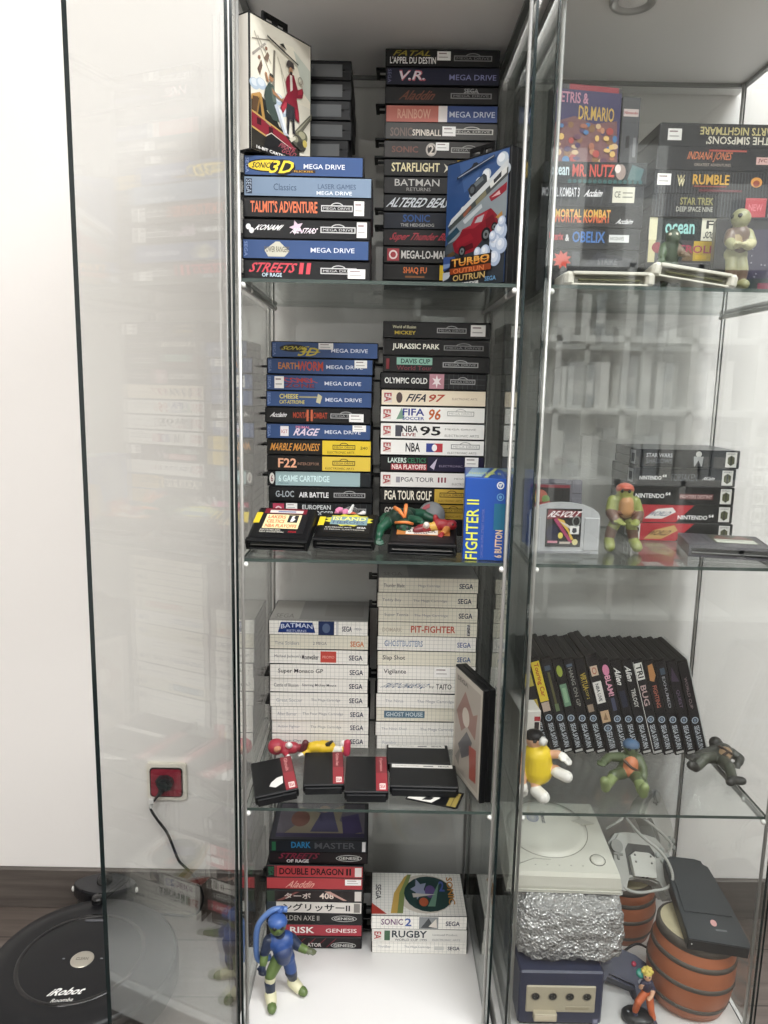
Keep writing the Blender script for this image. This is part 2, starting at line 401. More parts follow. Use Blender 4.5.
L1L = [
 ('blue case with a yellow oval logo', '#3d5784', lambda f: MD(f.e(.2, .5, .19, .36, '#101014').e(.2, .5, .175, .29, '#e0c63a').t('SONIC', .065, .215, .36, .66, '#17181a', .04, .1).e(.32, .42, .11, .42, '#101014').t('3D', .225, .415, .1, .78, '#e8cf42', .04, .25).b(.4, .6, .14, .3, '#3a2a1c').t('FLICKIES', .42, .58, .17, .27, '#d2a23c'), .5), dict(w=.168)),
 ('pale blue-grey case with faint white lettering', '#7c8ea3', lambda f: f.b(.01, .06, .1, .9, '#2c3648').t('SEGA', .015, .055, .15, .85, '#a9b6c6', vert=True).t('Classics', .23, .41, .3, .66, '#45566e').t('LASER GAMES', .58, .88, .42, .68, '#51617a').t('MEGA DRIVE', .57, .85, .1, .3, '#e4e8ee', .01), {}),
 ('black case with ragged orange lettering', SPB, lambda f: f.t("TALMIT'S ADVENTURE", .05, .58, .22, .86, '#d97a55', .05).pill(.61, .86), dict(sticker=(.87, .95, .12, .9))),
 ('black case with white block lettering and a star', SPB, lambda f: f.e(.035, .6, .02, .16, '#e8e8e8').e(.06, .4, .02, .16, '#e8e8e8').t('KONAMI', .1, .3, .42, .72, '#f0f0f0', .05, .2).star(.42, .6, .06, .42, '#d8c2d0', 5, .45).t('ALL STARS', .38, .58, .28, .58, '#f0e6ee', .03, .15).pill(.61, .89), dict(sticker=(.9, .98, .1, .95))),
 ('blue case with a pale figure-like emblem', '#3d5784', lambda f: MD(f.p([(.17, .45), (.26, .92), (.29, .92), (.37, .4), (.33, .1), (.2, .1)], '#c9c7b8').t('POWER RANGERS', .17, .37, .34, .66, '#6a6558', .03), .54), {}),
 ('black case with red and pink lettering', SPB, lambda f: f.t('STREETS', .05, .41, .36, .9, '#d0525e', .05, .12).t('II', .44, .53, .3, .92, '#d0525e', .05, .12).t('OF RAGE', .14, .3, .12, .34, '#cfe2ee', .03).pill(.61, .9), dict(sticker=(.83, .97, .1, .62))),
]
pile(L1L, [-.1081, -.1021, -.1025, -.1036, -.1046, -.1031], .02, 1.4450, 1.2767, 'pile under pirate cover', 'game cases piled under the pirate-cover case')

L1R = [
 ('black case with yellow top lettering', '#141517', lambda f: f.t('FATAL', .07, .4, .62, .94, '#9a8c3a', .03, .1).t("L'APPEL DU DESTIN", .03, .44, .14, .56, '#f0f0ee', .03).pill(.6, .94, '#8a8a8a'), dict(sticker=(.45, .57, .35, .9))),
 ('dark navy case with red and white initials', '#1f2238', lambda f: f.t('SEGA', .01, .04, .1, .9, '#77799a', vert=True).t('V.R.', .1, .36, .2, .86, '#c86a78', .06, .1).t('V.R.', .1, .35, .28, .8, '#e9dfe4', .03, .1).t('MEGA DRIVE', .56, .98, .28, .62, '#8d90b8', .01), {}),
 ('black case with dim copper script', '#1a1a1b', lambda f: f.t('Aladdin', .14, .44, .22, .8, '#7a4a38', .03, .2).pill(.58, .95, '#8e8e8e').t('SEGA', .7, .83, .68, .95, '#a0a0a0', .03), {}),
 ('red-and-blue case with a white divider', '#3a5084', lambda f: f.b(0, .47, 0, 1, '#c2776a').t('RAINBOW', .1, .4, .2, .8, '#d9a894', .06).b(.47, .55, 0, 1, '#ebe5e2').t('MEGA DRIVE', .57, .98, .3, .66, '#cfd6e4', .01), {}),
 ('grey-black case with pale pinball lettering', '#4a4947', lambda f: f.t('SONIC', .04, .24, .15, .7, '#7a6a62', .04).t('SPINBALL', .24, .5, .2, .6, '#d6cfc4', .04).pill(.58, .97, '#c2c0ba', bg='#4a4947'), dict(sticker=(.51, .63, .2, .8))),
 ('brown-grey case with a large numeral', '#3f3c3a', lambda f: f.t('SONIC', .06, .3, .3, .7, '#7e564c', .04).ring(.42, .5, .05, .42, .3, '#b9b2aa').t('2', .395, .445, .2, .8, '#d2cac0', .04).pill(.6, .93, '#9a9a96', bg='#3f3c3a'), dict(sticker=(.46, .58, .45, .95))),
 ('black case with cream capitals and a yellow end', '#1a1a1a', lambda f: f.t('STARFLIGHT', .06, .5, .25, .82, '#e0d6ae', .04).star(.57, .5, .045, .42, '#d8d2c0', 4, .25).b(.66, 1, 0, 1, '#c9aa3c').t('MEGA DRIVE', .72, .95, .35, .6, '#3a3320'), {}),
 ('black case with grey serif capitals', '#232324', lambda f: f.t('BATMAN', .09, .5, .46, .9, '#c4c2be', .01).t('RETURNS', .2, .42, .14, .36, '#a8a6a2').pill(.6, .94, '#8a8a8a'), {}),
 ('black case with jagged white lettering', '#1c1d1f', lambda f: f.t('ALTERED BEAST', .04, .64, .22, .84, '#d4d8dc', .04, .1).pill(.67, .95, '#8a8a8a'), {}),
 ('dark case with blue capitals', '#18202e', lambda f: f.t('SONIC', .17, .42, .42, .9, '#2f5a96', .04).t('THE HEDGEHOG', .15, .46, .12, .32, '#c6c6c2').pill(.6, .94, '#7c8288'), {}),
 ('black case with crimson brush lettering', '#1c191b', lambda f: f.t('Super Thunder Blade', .06, .66, .2, .82, '#b03a48', .03, .1).pill(.7, .95, '#8a8a8a'), {}),
 ('black case with a round red mark', '#1d1d1d', lambda f: f.b(.03, .14, .1, .9, '#a8454c').ring(.085, .5, .04, .3, .35, '#e6d9d6').t('MEGA-LO-MANIA', .16, .66, .25, .78, '#d0cecb', .03).pill(.7, .95, '#8a8a8a'), {}),
 ('black case with orange capitals and yellow square', '#191817', lambda f: f.t('SHAQ FU', .18, .4, .36, .84, '#d8783e', .05, 0).b(.2, .38, .14, .26, '#8a5a34').b(.52, .59, 0, 1, '#d6b83a').pill(.66, .93, '#8a8a8a'), {}),
 ('black case with small grey lettering', '#202020', lambda f: f.t('MEGA DRIVE', .3, .5, .4, .6, '#9a9a98').pill(.62, .9, '#8a8a8a'), {}),
]
pile(L1R, [.0929, .0935, .0932, .0941, .0938, .0931, .0935, .0938, .0940, .0942, .0944, .0946, .0948, .0950], .198, 1.6573, 1.2767, 'pile behind red-car case', 'game cases piled behind the red-car case', yaw=-1.)

L2L = [
 ('blue case with a yellow oval logo', '#3d5784', lambda f: MD(f.e(.2, .6, .13, .26, '#16181a').t('SONIC', .1, .34, .48, .74, '#c3b84a', .04, .15).t('3D', .26, .44, .08, .66, '#d2c24c', .04, .25).e(.36, .36, .1, .04, '#d2c24c'), .56), dict(sticker=(.44, .58, .55, .98))),
 ('blue case with orange and red wavy lettering', '#3d5784', lambda f: MD(f.t('EARTH', .1, .3, .3, .75, '#c98a4a', .05).t('WORM', .29, .53, .2, .85, '#c2533c', .05), .56), dict(sticker=(.83, .95, .45, .98))),
 ('blue case with red double-line lettering', '#3d5784', lambda f: MD(f.t('COMIX', .16, .46, .5, .84, '#b4453e', .05, -.2).t('ZONE', .16, .46, .14, .46, '#23315a', .06).t('ZONE', .17, .45, .17, .43, '#8e3c40', .03), .55), dict(sticker=(.07, .16, .1, .92))),
 ('blue case with small yellow two-line lettering', '#3d5784', lambda f: MD(f.t('CHEESE', .12, .3, .52, .84, '#d9cc72', .04).t('CAT-ASTROPHE', .12, .36, .16, .42, '#d0c468', .03).b(.31, .48, .6, .7, '#a9a27c').p([(.49, .9), (.53, .7), (.51, .2), (.47, .3)], '#c8c2a2'), .56), {}),
 ('black case with orange jagged title', '#151516', lambda f: f.t('Acclaim', .05, .2, .36, .68, '#e2e2e2', .05, .2).t('MORTAL KOMBAT', .26, .59, .3, .72, '#a8482e', .04).t('II', .39, .45, .1, .9, '#c06a4a', .03).pill(.62, .92, '#a8a8a8'), dict(sticker=(.8, .94, .1, .66))),
 ('blue case with white and pink lettering', '#3d5784', lambda f: MD(f.b(.13, .21, .15, .85, '#e6e2e4').t('IGT', .14, .2, .35, .6, '#b23a4c').t('RAGE', .27, .5, .2, .72, '#e4d6e2', .05, .15).t('PRIMAL', .28, .42, .7, .88, '#d88aa6', .02), .56), dict(sticker=(.83, .96, .55, 1.))),
 ('black-and-yellow case with orange slanted title', '#1a1815', lambda f: f.t('MARBLE MADNESS', .03, .5, .25, .78, '#d79a4c', .02, .04).b(.53, 1, 0, 1, '#e2c63e').pill(.63, .85, '#4c4420', .55, '#e2c63e').t('ELECTRONIC ARTS', .58, .84, .1, .26, '#6a5c22').t('240', .9, .97, .42, .62, '#4c4420'), {}),
 ('black-and-yellow case with large pale capitals', '#191715', lambda f: f.t('F22', .1, .28, .18, .84, '#e6b092', .05).t('INTERCEPTOR', .29, .5, .36, .56, '#9a7a68', .02).b(.53, 1, 0, 1, '#dfc452').pill(.63, .85, '#4c4420', .55, '#dfc452').t('ELECTRONIC ARTS', .56, .84, .1, .24, '#6a5c22'), {}),
 ('pale blue case with a round white mark', '#9fb6b8', lambda f: f.b(.0, .07, 0, 1, '#1b1b1d').e(.035, .5, .025, .4, '#d8d6d0').t('6', .025, .045, .25, .75, '#7a3038', .03).t('6 GAME CARTRIDGE', .1, .6, .28, .74, '#d6ecec', .05).t('MEGA', .1, .2, .1, .22, '#6a8488').b(.9, 1, 0, 1, '#20262a'), {}),
 ('black case with white block title', '#161718', lambda f: f.t('G-LOC', .06, .24, .3, .76, '#a9b0b4', .05).t('AIR BATTLE', .29, .58, .3, .68, '#ececec', .04).pill(.63, .94, '#a8a8a8'), {}),
 ('black case with a red square and grid lines', '#2a2c2e', lambda f: [f.b(.35 + .06 * k, .352 + .06 * k, 0, 1, '#6a6e70') for k in range(11)] and f.b(.03, .14, .1, .95, '#b84a62').ring(.085, .5, .035, .26, .4, '#ead4d8').t('EUROPEAN', .32, .6, .55, .88, '#d8dcdc', .03).t('CLUB SOCCER', .28, .63, .12, .44, '#d8dcdc', .03).pill(.66, .95, '#a8a8a8', bg='#2a2c2e'), dict(sticker=(.16, .27, .5, .98))),
 ('black case mostly hidden by cartridges', '#1b1b1c', None, {}),
]
pile(L2L, [-.0905, -.0986, -.0993, -.0995, -.1012, -.1005, -.0990, -.0989, -.0987, -.0964, -.0962, -.0965], .204, 1.2022, .8737, 'pile behind basketball cartridge', 'game cases piled behind the basketball cartridge')

def nbamark(f, x0, x1): return f.b(x0, x1, .15, .85, '#e8e4e2').b(x0, (x0 + x1) / 2, .2, .8, '#3c4c92').b((x0 + x1) / 2, x1, .2, .8, '#b8404a').e((x0 + x1) / 2, .5, (x1 - x0) * .16, .24, '#f2efec')
L2R = [
 ('black case with tiny yellow lettering', '#161618', lambda f: f.t('World of Illusion', .08, .3, .6, .8, '#c9c4a6', .02).t('MICKEY', .1, .3, .2, .44, '#b8a23c', .04).pill(.5, .78, '#9a9a9a'), dict(sticker=(.82, .96, .15, .9))),
 ('black case with white spaced capitals', '#151516', lambda f: f.t('JURASSIC PARK', .08, .53, .28, .74, '#eceade', .05).pill(.57, .95, '#8a8a8a'), dict(shellm=PL('#3a3a3a'))),
 ('black case with a green panel', '#1a1a1b', lambda f: f.b(.12, .46, .46, .94, '#8fb8a8').t('DAVIS CUP', .16, .44, .54, .86, '#173a38', .04).t('World Tour', .12, .46, .1, .4, '#7a3a44', .03).pill(.56, .9, '#b0b0b0').b(.02, .05, .15, .85, '#7a2a30'), {}),
 ('black grid-lined case with white capitals', '#1c1d1f', lambda f: [f.b(.6 + .045 * k, .603 + .045 * k, 0, 1, '#55585a') for k in range(8)] and f.b(.6, 1, .3, .32, '#55585a').b(.6, 1, .66, .68, '#55585a').t('OLYMPIC GOLD', .03, .44, .32, .72, '#e2e2de', .04).b(.46, .6, 0, 1, '#b98a94').star(.53, .5, .05, .45, '#e9dfe0', 6, .4).pill(.66, .9, '#a8a8a8'), {}),
 ('cream case with dark sloping lettering', '#e6dac4', lambda f: EA(f).e(.17, .5, .03, .36, '#5a4a48').t('FIFA', .25, .44, .24, .76, '#2c2c3e', .05, .2).t('97', .45, .6, .24, .76, '#b0503c', .05, .2).t('ELECTRONIC ARTS', .68, .92, .4, .54, '#a08c7a'), {}),
 ('white case with blue capitals and orange numerals', '#eae9e4', lambda f: EA(f).p([(.15, .15), (.2, .95), (.23, .2)], '#7c9a88').t('FIFA', .21, .42, .42, .9, '#3a448c', .05).t('SOCCER', .21, .42, .12, .34, '#4a5698', .04).t('96', .46, .58, .14, .9, '#c06a3c', .06, .15).pill(.64, .9, '#b4b4b0', .6, '#eae9e4'), {}),
 ('white case with heavy black capitals', '#e9e8e4', lambda f: EA(f).b(.14, .2, .12, .88, '#50505a').t('NBA', .2, .36, .42, .86, '#22222a', .06).t('LIVE', .21, .34, .14, .36, '#8a3a3a', .04).t('95', .38, .58, .2, .84, '#1a1a1c', .08).t('ELECTRONIC ARTS', .62, .95, .14, .3, '#8a8884').t('MEGA DRIVE', .62, .92, .6, .72, '#8a8884'), {}),
 ('white case with a red and blue mark', '#ebeae6', lambda f: nbamark(EA(f).t('NBA', .24, .38, .2, .82, '#22222a', .06), .44, .6).pill(.68, .96, '#9a9a98', .6, '#ebeae6').t('ELECTRONIC ARTS', .65, .93, .1, .24, '#8a8884'), {}),
 ('dark purple case with red-backed lettering', '#221d3a', lambda f: f.b(0, .46, 0, 1, '#1a1a1c').t('LAKERS', .07, .25, .55, .9, '#d6e4dc', .04).t('CELTICS', .26, .44, .55, .9, '#3a7a5a', .04).b(.1, .45, .06, .48, '#a8404a').t('NBA PLAYOFFS', .11, .44, .1, .44, '#f0e2de', .04).p([(.48, .3), (.55, .9), (.52, .1)], '#c4bccc').t('ELECTRONIC ARTS', .57, .9, .3, .44, '#9a90a6'), dict(sticker=(.82, .95, .35, 1.))),
 ('white case with thin serif capitals', '#e4e2de', lambda f: EA(f).t('PGA TOUR', .2, .52, .36, .68, '#4a4850', .01).t('III', .56, .64, .34, .7, '#8a3a48', .03).b(.15, .19, .3, .7, '#9a98a0').t('MEGA DRIVE', .72, .92, .56, .68, '#9a9894').t('ELECTRONIC ARTS', .7, .94, .18, .32, '#9a9894'), {}),
 ('black-and-yellow case with tall white capitals', '#1b1a19', lambda f: f.t('PGA TOUR GOLF', .04, .5, .2, .86, '#ece6d6', .05).b(.53, 1, 0, 1, '#c8a84a').pill(.58, .82, '#4a3c1c', .6, '#c8a84a').t('ELECTRONIC ARTS', .57, .8, .12, .26, '#6a5622'), {}),
 ('black-and-yellow case with short grey strokes', '#1c1b1a', lambda f: f.t('GOLF', .04, .16, .3, .8, '#d4cec6', .05).b(.5, 1, 0, 1, '#c2a448').pill(.6, .84, '#4a3c1c', .6, '#c2a448').t('ELECTRONIC ARTS', .58, .8, .12, .26, '#6a5622'), {}),
 ('black case hidden behind small toys', '#1b1b1c', None, {}),
]
pile(L2R, [.0974, .0976, .0983, .0943, .0953, .0944, .0949, .0955, .0958, .0962, .0966, .0970, .0972], .204, 1.2388, .8737, 'pile behind blue box', 'game cases piled behind the standing blue box')

def greytop(f): f.b(0, 1, 0, 1, '#8e8d8a').b(.0, .3, .04, .96, '#a9a7a2').t('SEGA', .05, .24, .1, .3, '#77756f').b(.55, .95, .2, .8, '#84827e')
TSM = 'The Mega Cartridge'
L3L = [
 ('white grid case with a blue bat-shaped panel', GRID, lambda f: SEGA(f.p([(.09, .14), (.12, .9), (.44, .9), (.47, .14)], '#1d3a78').t('BATMAN', .12, .44, .42, .84, '#cfd6e6', .02, arch=.5).t('RETURNS', .18, .38, .18, .36, '#c3cbe0').b(.5, .66, 0, 1, '#26365e').e(.58, .5, .04, .35, '#5b6a86').b(.68, .7, 0, 1, '#c8c8c8'), .74, .84).t('MEGA', .87, .94, .4, .56, '#777a88'), dict(top=greytop)),
 ('white grid case with small orange mark', GRID2, lambda f: f.t('Time Soldiers', .05, .3, .28, .54, '#8a8c94').t('2 MEGA', .44, .58, .3, .52, '#6a6c74').t('SEGA', .82, .96, .2, .6, '#c87a48', .05), {}),
 ('white grid case with a red square stamp', GRID, lambda f: SEGA(f.t("Michael Jackson's", .05, .32, .36, .64, '#4a4c58').t('Moonwalker', .33, .5, .3, .66, '#2a2a30', .03).b(.52, .68, .1, .92, '#c4564c').t('PROMO', .54, .66, .4, .6, '#e8b4a8')), {}),
 ('white grid case with bold black title', GRID, lambda f: SEGA(f.t('Super Monaco GP', .08, .54, .3, .7, '#222226', .02)), {}),
 ('white grid case with two small black phrases', GRID, lambda f: SEGA(f.t('Castle of Illusion', .04, .29, .36, .62, '#3a3c44', .01).t('Starring Mickey Mouse', .33, .68, .36, .62, '#3a3c44', .01)), {}),
 ('white grid case with faint left word', GRID, lambda f: SEGA(f.t('Great Soccer', .06, .33, .34, .6, '#9a9ca4').t(TSM, .42, .72, .34, .6, '#8a8c94')), {}),
 ('white grid case with long pale phrase', GRID, lambda f: SEGA(f.t('After Burner', .06, .26, .34, .6, '#9a9ca4').t('The Four Mega Cartridge', .32, .74, .34, .6, '#8a8c94')), {}),
 ('white grid case with short pale phrase', GRID, lambda f: SEGA(f.t('Action Fighter', .06, .29, .34, .6, '#8e9098').t(TSM, .4, .72, .34, .6, '#8a8c94')), {}),
 ('white grid case behind two lying toys', GRID, lambda f: SEGA(f.t('Hang On', .06, .3, .34, .6, '#8e9098')), {}),
]
pile(L3L, [-.0988, -.0978, -.0981, -.0966, -.0974, -.0967, -.0947, -.0946, -.0944], .206, .7138, .4702, 'pile behind red-striped cartridges', 'white cases piled behind the red-striped cartridges', hang=True, bh=.96)

L3R = [
 ('white grid case with grey worn top', GRID2, lambda f: SEGA(f.t('Thunder Blade', .05, .26, .34, .6, '#5a5c62', .01).t('Mega Cartridge', .4, .62, .34, .56, '#8a8c94')), dict(top=greytop)),
 ('yellowed grid case with faint title', GRID2, lambda f: SEGA(f.t('Teddy Boy', .05, .24, .34, .6, '#7a7c82').t(TSM, .36, .7, .34, .56, '#8a8c94')), {}),
 ('yellowed grid case with pale two-part title', GRID2, lambda f: SEGA(f.t('Super Tennis', .06, .3, .34, .6, '#7a7c82').t(TSM, .36, .7, .34, .56, '#8a8c94')), {}),
 ('cream case with bold red title', GRID2, lambda f: f.t('DOMARK', .04, .24, .3, .6, '#b8b0a0', .03).t('PIT-FIGHTER', .33, .78, .26, .76, '#b85a48', .05).b(.9, .93, .1, .9, '#2c2c2e').t('SEGA', .895, .93, .12, .88, '#d8d8d8', vert=True), {}),
 ('white grid case with blue outlined title', GRID, lambda f: SEGA(f.t('GHOSTBUSTERS', .07, .46, .28, .72, '#6a7a94', .07).t('GHOSTBUSTERS', .075, .455, .34, .66, '#c3cad4', .02), c='#5a6a94'), {}),
 ('cream grid case with bold two-word title', GRID2, lambda f: SEGA(f.t('Slap Shot', .05, .28, .3, .72, '#33343a', .02), c='#3a5a8a'), {}),
 ('white grid case with pale sticker', GRID, lambda f: f.t('Vigilante', .06, .29, .3, .72, '#3a3b40', .02), dict(sticker=(.58, .74, .2, .9))),
 ('white grid case with blue italic title', GRID, lambda f: SEGA(f.t('TAITO CHASE H.Q.', .05, .51, .32, .72, '#3c5a7c', .04, .25).t('by', .53, .58, .34, .6, '#55565c').t('TAITO', .6, .76, .3, .7, '#3a3b40', .03), .83, .96), {}),
 ('white grid case with faint script', GRID, lambda f: SEGA(f.t('The Ninja', .09, .28, .32, .6, '#a4a6ac').t(TSM, .42, .8, .32, .6, '#9a9ca4'), .88, .98), {}),
 ('white grid case with blue boxed title', GRID2, lambda f: SEGA(f.b(.08, .5, .24, .76, '#5a7484').t('GHOST HOUSE', .1, .48, .34, .66, '#c9d4d8', .04), .88, .98), {}),
 ('white grid case with thin long phrase', GRID, lambda f: SEGA(f.t('The Ninja Duel', .06, .32, .36, .6, '#9a9ca4').t(TSM, .46, .82, .32, .6, '#9a9ca4'), .88, .98), {}),
 ('white grid case at the shelf', GRID, lambda f: f.t('Rambo', .06, .2, .36, .6, '#b4b6bc'), {}),
]
pile(L3R, [.0965, .0948, .0972, .0975, .0965, .0972, .0978, .0983, .0962, .0968, .0960, .0985], .206, .7969, .4702, 'pile behind standing black case', 'white cases piled behind the standing black case', bh=.96)

def art_dark(f):   # a generic dim picture: violet ground, pale figure, grey border
    f.b(0, 1, 0, 1, '#3f4048').b(.05, .97, .06, .97, '#6e6a74').p([(.1, .1), (.3, .5), (.25, .9), (.5, .7), (.75, .95), (.7, .5), (.95, .15)], '#8f8878')
    f.e(.28, .55, .1, .22, '#7c5a52').p([(.4, .2), (.5, .75), (.62, .78), (.7, .2)], '#54526e').p([(.75, .1), (.72, .6), (.9, .7), (.95, .2)], '#4d456a').e(.53, .82, .06, .1, '#a09080').b(.05, .97, .06, .16, '#45405c')
GEN = '#1a1a1c'
def genesis(f, y=.5, x0=.68, x1=.95): return f.e((x0 + x1) / 2, y, (x1 - x0) / 2, .3, '#b9b9b6').e((x0 + x1) / 2, y, (x1 - x0) / 2 - .008, .24, '#2a2a2c').t('GENESIS', x0 + .03, x1 - .03, y - .12, y + .12, '#d6d6d2', .02)
L4L = [
 ('dark case with a grey-violet cover picture on top', '#24282e', lambda f: f.b(.02, .06, .1, .9, '#2f6a4a').t('DARK', .22, .42, .36, .92, '#2f7fae', .05).t('MASTER', .46, .88, .3, .86, '#58595e', .03).b(.95, .985, .05, .95, '#cfcfd0'), dict(top=art_dark, w=.183)),
 ('dark red-lettered case with an oval mark', '#231d20', lambda f: genesis(f.t('STREETS', .1, .5, .42, .95, '#7a2a3e', .05, .1).t('OF RAGE', .17, .4, .06, .36, '#d8d4d4', .04)), dict(w=.183)),
 ('red case with heavy black title', '#b5494e', lambda f: f.b(0, .08, 0, 1, '#2a2426').t('SEGA', .015, .07, .1, .9, '#3f7a5a', .04, vert=True).b(.09, .1, 0, 1, '#2a2426').t('DOUBLE DRAGON', .13, .8, .2, .82, '#1f1718', .06).t('II', .83, .88, .2, .82, '#1f1718', .06).b(.92, .99, .08, .92, '#e2d9d6'), {}),
 ('bright red case with pale script', '#b64b4f', lambda f: f.t('Aladdin', .22, .5, .1, .74, '#e8b4a8', .02, .2), dict(sticker=(.82, .99, .4, .95))),
 ('dark patterned case with pale slanted marks', '#2e2626', lambda f: f.b(0, .08, 0, 1, '#3b4a3c').p([(.1, .1), (.3, .9), (.34, .9), (.16, .1)], '#8a5a56').t('ターボ', .18, .46, .25, .8, '#cfc4bd', .04).t('408', .55, .7, .25, .8, '#e6d6cc', .05).p([(.6, .95), (.8, .1), (.84, .1), (.66, .95)], '#caa49a').b(.92, .99, .05, .95, '#d8d2cc'), {}),
 ('white case with heavy black foreign characters', '#dedad4', lambda f: f.t('ングリッサーII', .17, .88, .14, .86, '#1e1d1e', .05).b(.92, .985, .08, .92, '#8c8884').b(0, .1, 0, 1, '#39424a'), {}),
 ('black case with thin pale capitals and oval mark', '#1d1c1d', lambda f: genesis(f.t('GOLDEN AXE II', .1, .55, .26, .74, '#b9b6b0')), {}),
 ('red-banded case with white serif capitals', '#a8414c', lambda f: f.b(0, .16, 0, 1, '#2a2526').t('RISK', .24, .5, .22, .82, '#f2eeea', .05).t('GENESIS', .62, .95, .3, .68, '#efe4e2', .02), {}),
 ('black case with thin red streaks', '#201b1d', lambda f: [f.p([(.3 + k * .11, .1), (.4 + k * .11, .95), (.415 + k * .11, .95), (.31 + k * .11, .1)], '#7a2c3a') for k in range(4)] and genesis(f.t('ATOR', .43, .58, .14, .5, '#d6d2cf', .03), .3), {}),
]
pile(L4L, [-.0938, -.0937, -.1001, -.1004, -.0998, -.1011, -.1005, -.1004, -.1012], .176, .3030, .0802, 'pile beside blue toy', 'game cases piled beside the blue toy figure')

def art_sms(f):    # a generic bright cover: grey grid, rainbow arc, dark disc with coloured shapes
    f.e(.58, .5, .32, .46, '#c9c2b8').p([(.2, .04), (.24, .5), (.36, .9), (.4, .96), (.3, .5), (.27, .04)], '#c3a45c').p([(.27, .04), (.3, .5), (.4, .96), (.44, .96), (.36, .5), (.33, .04)], '#7f8c58').e(.62, .5, .27, .42, '#26403e')
    f.star(.52, .6, .1, .26, '#8d93a8', 5, .5).e(.64, .55, .06, .15, '#5b4a7a').e(.56, .3, .05, .1, '#a3583c').p([(.6, .2), (.75, .8), (.68, .2)], '#6a8c7a').p([(.45, .4), (.7, .48), (.44, .5)], '#b9b4ac')
    f.t('SEGA', .04, .1, .35, .7, '#2c2c34', .03, vert=True).t('SONIC', .83, .9, .25, .9, '#b98440', .06, vert=True).t('2', .74, .8, .55, .8, '#4c5c9a', .06).p([(.0, .02), (.0, .26), (.16, .02)], '#b2483e')
L4R = [
 ('white boxed game with a bright round cover picture', GRID, lambda f: SEGA(f.t('SONIC', .1, .33, .3, .8, '#7a5a7a', .07).t('2', .35, .42, .22, .86, '#4c64a0', .07).b(.5, .7, .02, .98, '#8d9092').p([(.52, .1), (.6, .9), (.66, .1)], '#4c5052').p([(.6, .2), (.68, .85), (.69, .1)], '#d8d2ca'), .78, .93), dict(top=art_sms, hang=False)),
 ('white case with heavy dark capitals', '#dcdbd6', lambda f: EA(f).b(.13, .19, .1, .9, '#4c6a52').t('RUGBY', .21, .58, .34, .92, '#2c3540', .07).t('WORLD CUP 1995', .24, .58, .08, .26, '#5a5c60', .02).t('ELECTRONIC ARTS', .64, .93, .12, .28, '#8a8c90').t('Licensed Product', .64, .9, .54, .7, '#7a7c80'), {}),
 ('white grid case with faint words', GRID, lambda f: SEGA(f.t('Thriller', .06, .2, .4, .62, '#9a9ca4').t(TSM, .34, .62, .4, .62, '#8a8c94').b(.66, .76, .3, .6, '#c9c9c6'), .8, .93, .3, .6), {}),
]
pile(L4R, [.0954, .0967, .0974], .165, .161, .0802, 'short pile on cabinet floor', 'white cases in the short pile', bh=.96)

SN = '#24262a'
CARD = mat('#25272b', .35, .5, coat=.3)
def snes(**k): d = dict(shellm=CARD, hang=False, bh=.985); d.update(k); return d
R1L = [
 ('black box with red title on teal pattern', '#22282c', lambda f: [f.e(.25 + .05 * k, .1, .02, .1, '#2d5c5c') for k in range(15)] and f.t('ocean', .05, .24, .35, .75, '#c3d4da', .06).t('MR. NUTZ', .27, .69, .3, .88, '#c4564a', .06).e(.75, .55, .05, .36, '#9c8c86').e(.72, .7, .03, .2, '#d8cfca').p([(.82, .2), (.86, .9), (.98, .7), (.95, .15)], '#4c6a6c'), snes()),
 ('black streaked box with a cream label', '#2a2c30', lambda f: [f.p([(.1 + k * .08, 0), (.14 + k * .08, 1), (.15 + k * .08, 1), (.11 + k * .08, 0)], '#4a4d52') for k in range(10)] and f.t('MORTAL KOMBAT 3', .0, .37, .4, .84, '#d9dade', .03).t('Acclaim', .43, .6, .42, .76, '#e6e6e8', .05, .2).b(.7, .92, .16, .9, '#d2d0c2').t('CE', .72, .78, .4, .7, '#55564e', .02).b(.8, .9, .6, .66, '#8a8a80').b(.8, .9, .4, .46, '#8a8a80'), snes()),
 ('black box with orange-yellow capitals', '#1f2023', lambda f: f.t('MORTAL KOMBAT', .14, .69, .2, .84, '#cf6a3e', .04).t('MORTAL KOMBAT', .14, .69, .46, .84, '#d9b25a', .03).t('Acclaim', .76, .92, .18, .42, '#dcdcde', .05, .2), snes()),
 ('black box with blue rounded title', '#232529', lambda f: f.t('Asterix', .08, .24, .4, .78, '#c04a50', .06).t('&', .26, .3, .36, .68, '#dcdcde', .03).t('OBELIX', .33, .66, .3, .84, '#4a78b4', .08).b(.7, .9, .34, .7, '#d0d2d2').t('INFOGRAMES', .71, .85, .44, .6, '#55585a'), snes()),
 ('black box with a red starburst', '#26282c', lambda f: f.star(.24, .5, .1, .46, '#c2564a', 9, .6).b(.34, .42, .2, .9, '#4a4d52').p([(.45, .2), (.6, .9), (.95, .6), (.9, .2)], '#3c3e44').t('STRIKE', .6, .8, .3, .6, '#6a6c72', .04), snes()),
 ('black box hidden by pale cartridges', '#26282c', None, snes()),
]
pile(R1L, [.3140, .3120, .3120, .3110, .3110, .3110], .08, 1.4612, 1.2767, 'pile behind flat pale cartridge', 'boxed games piled behind a pale cartridge', w=.152, d=.12)

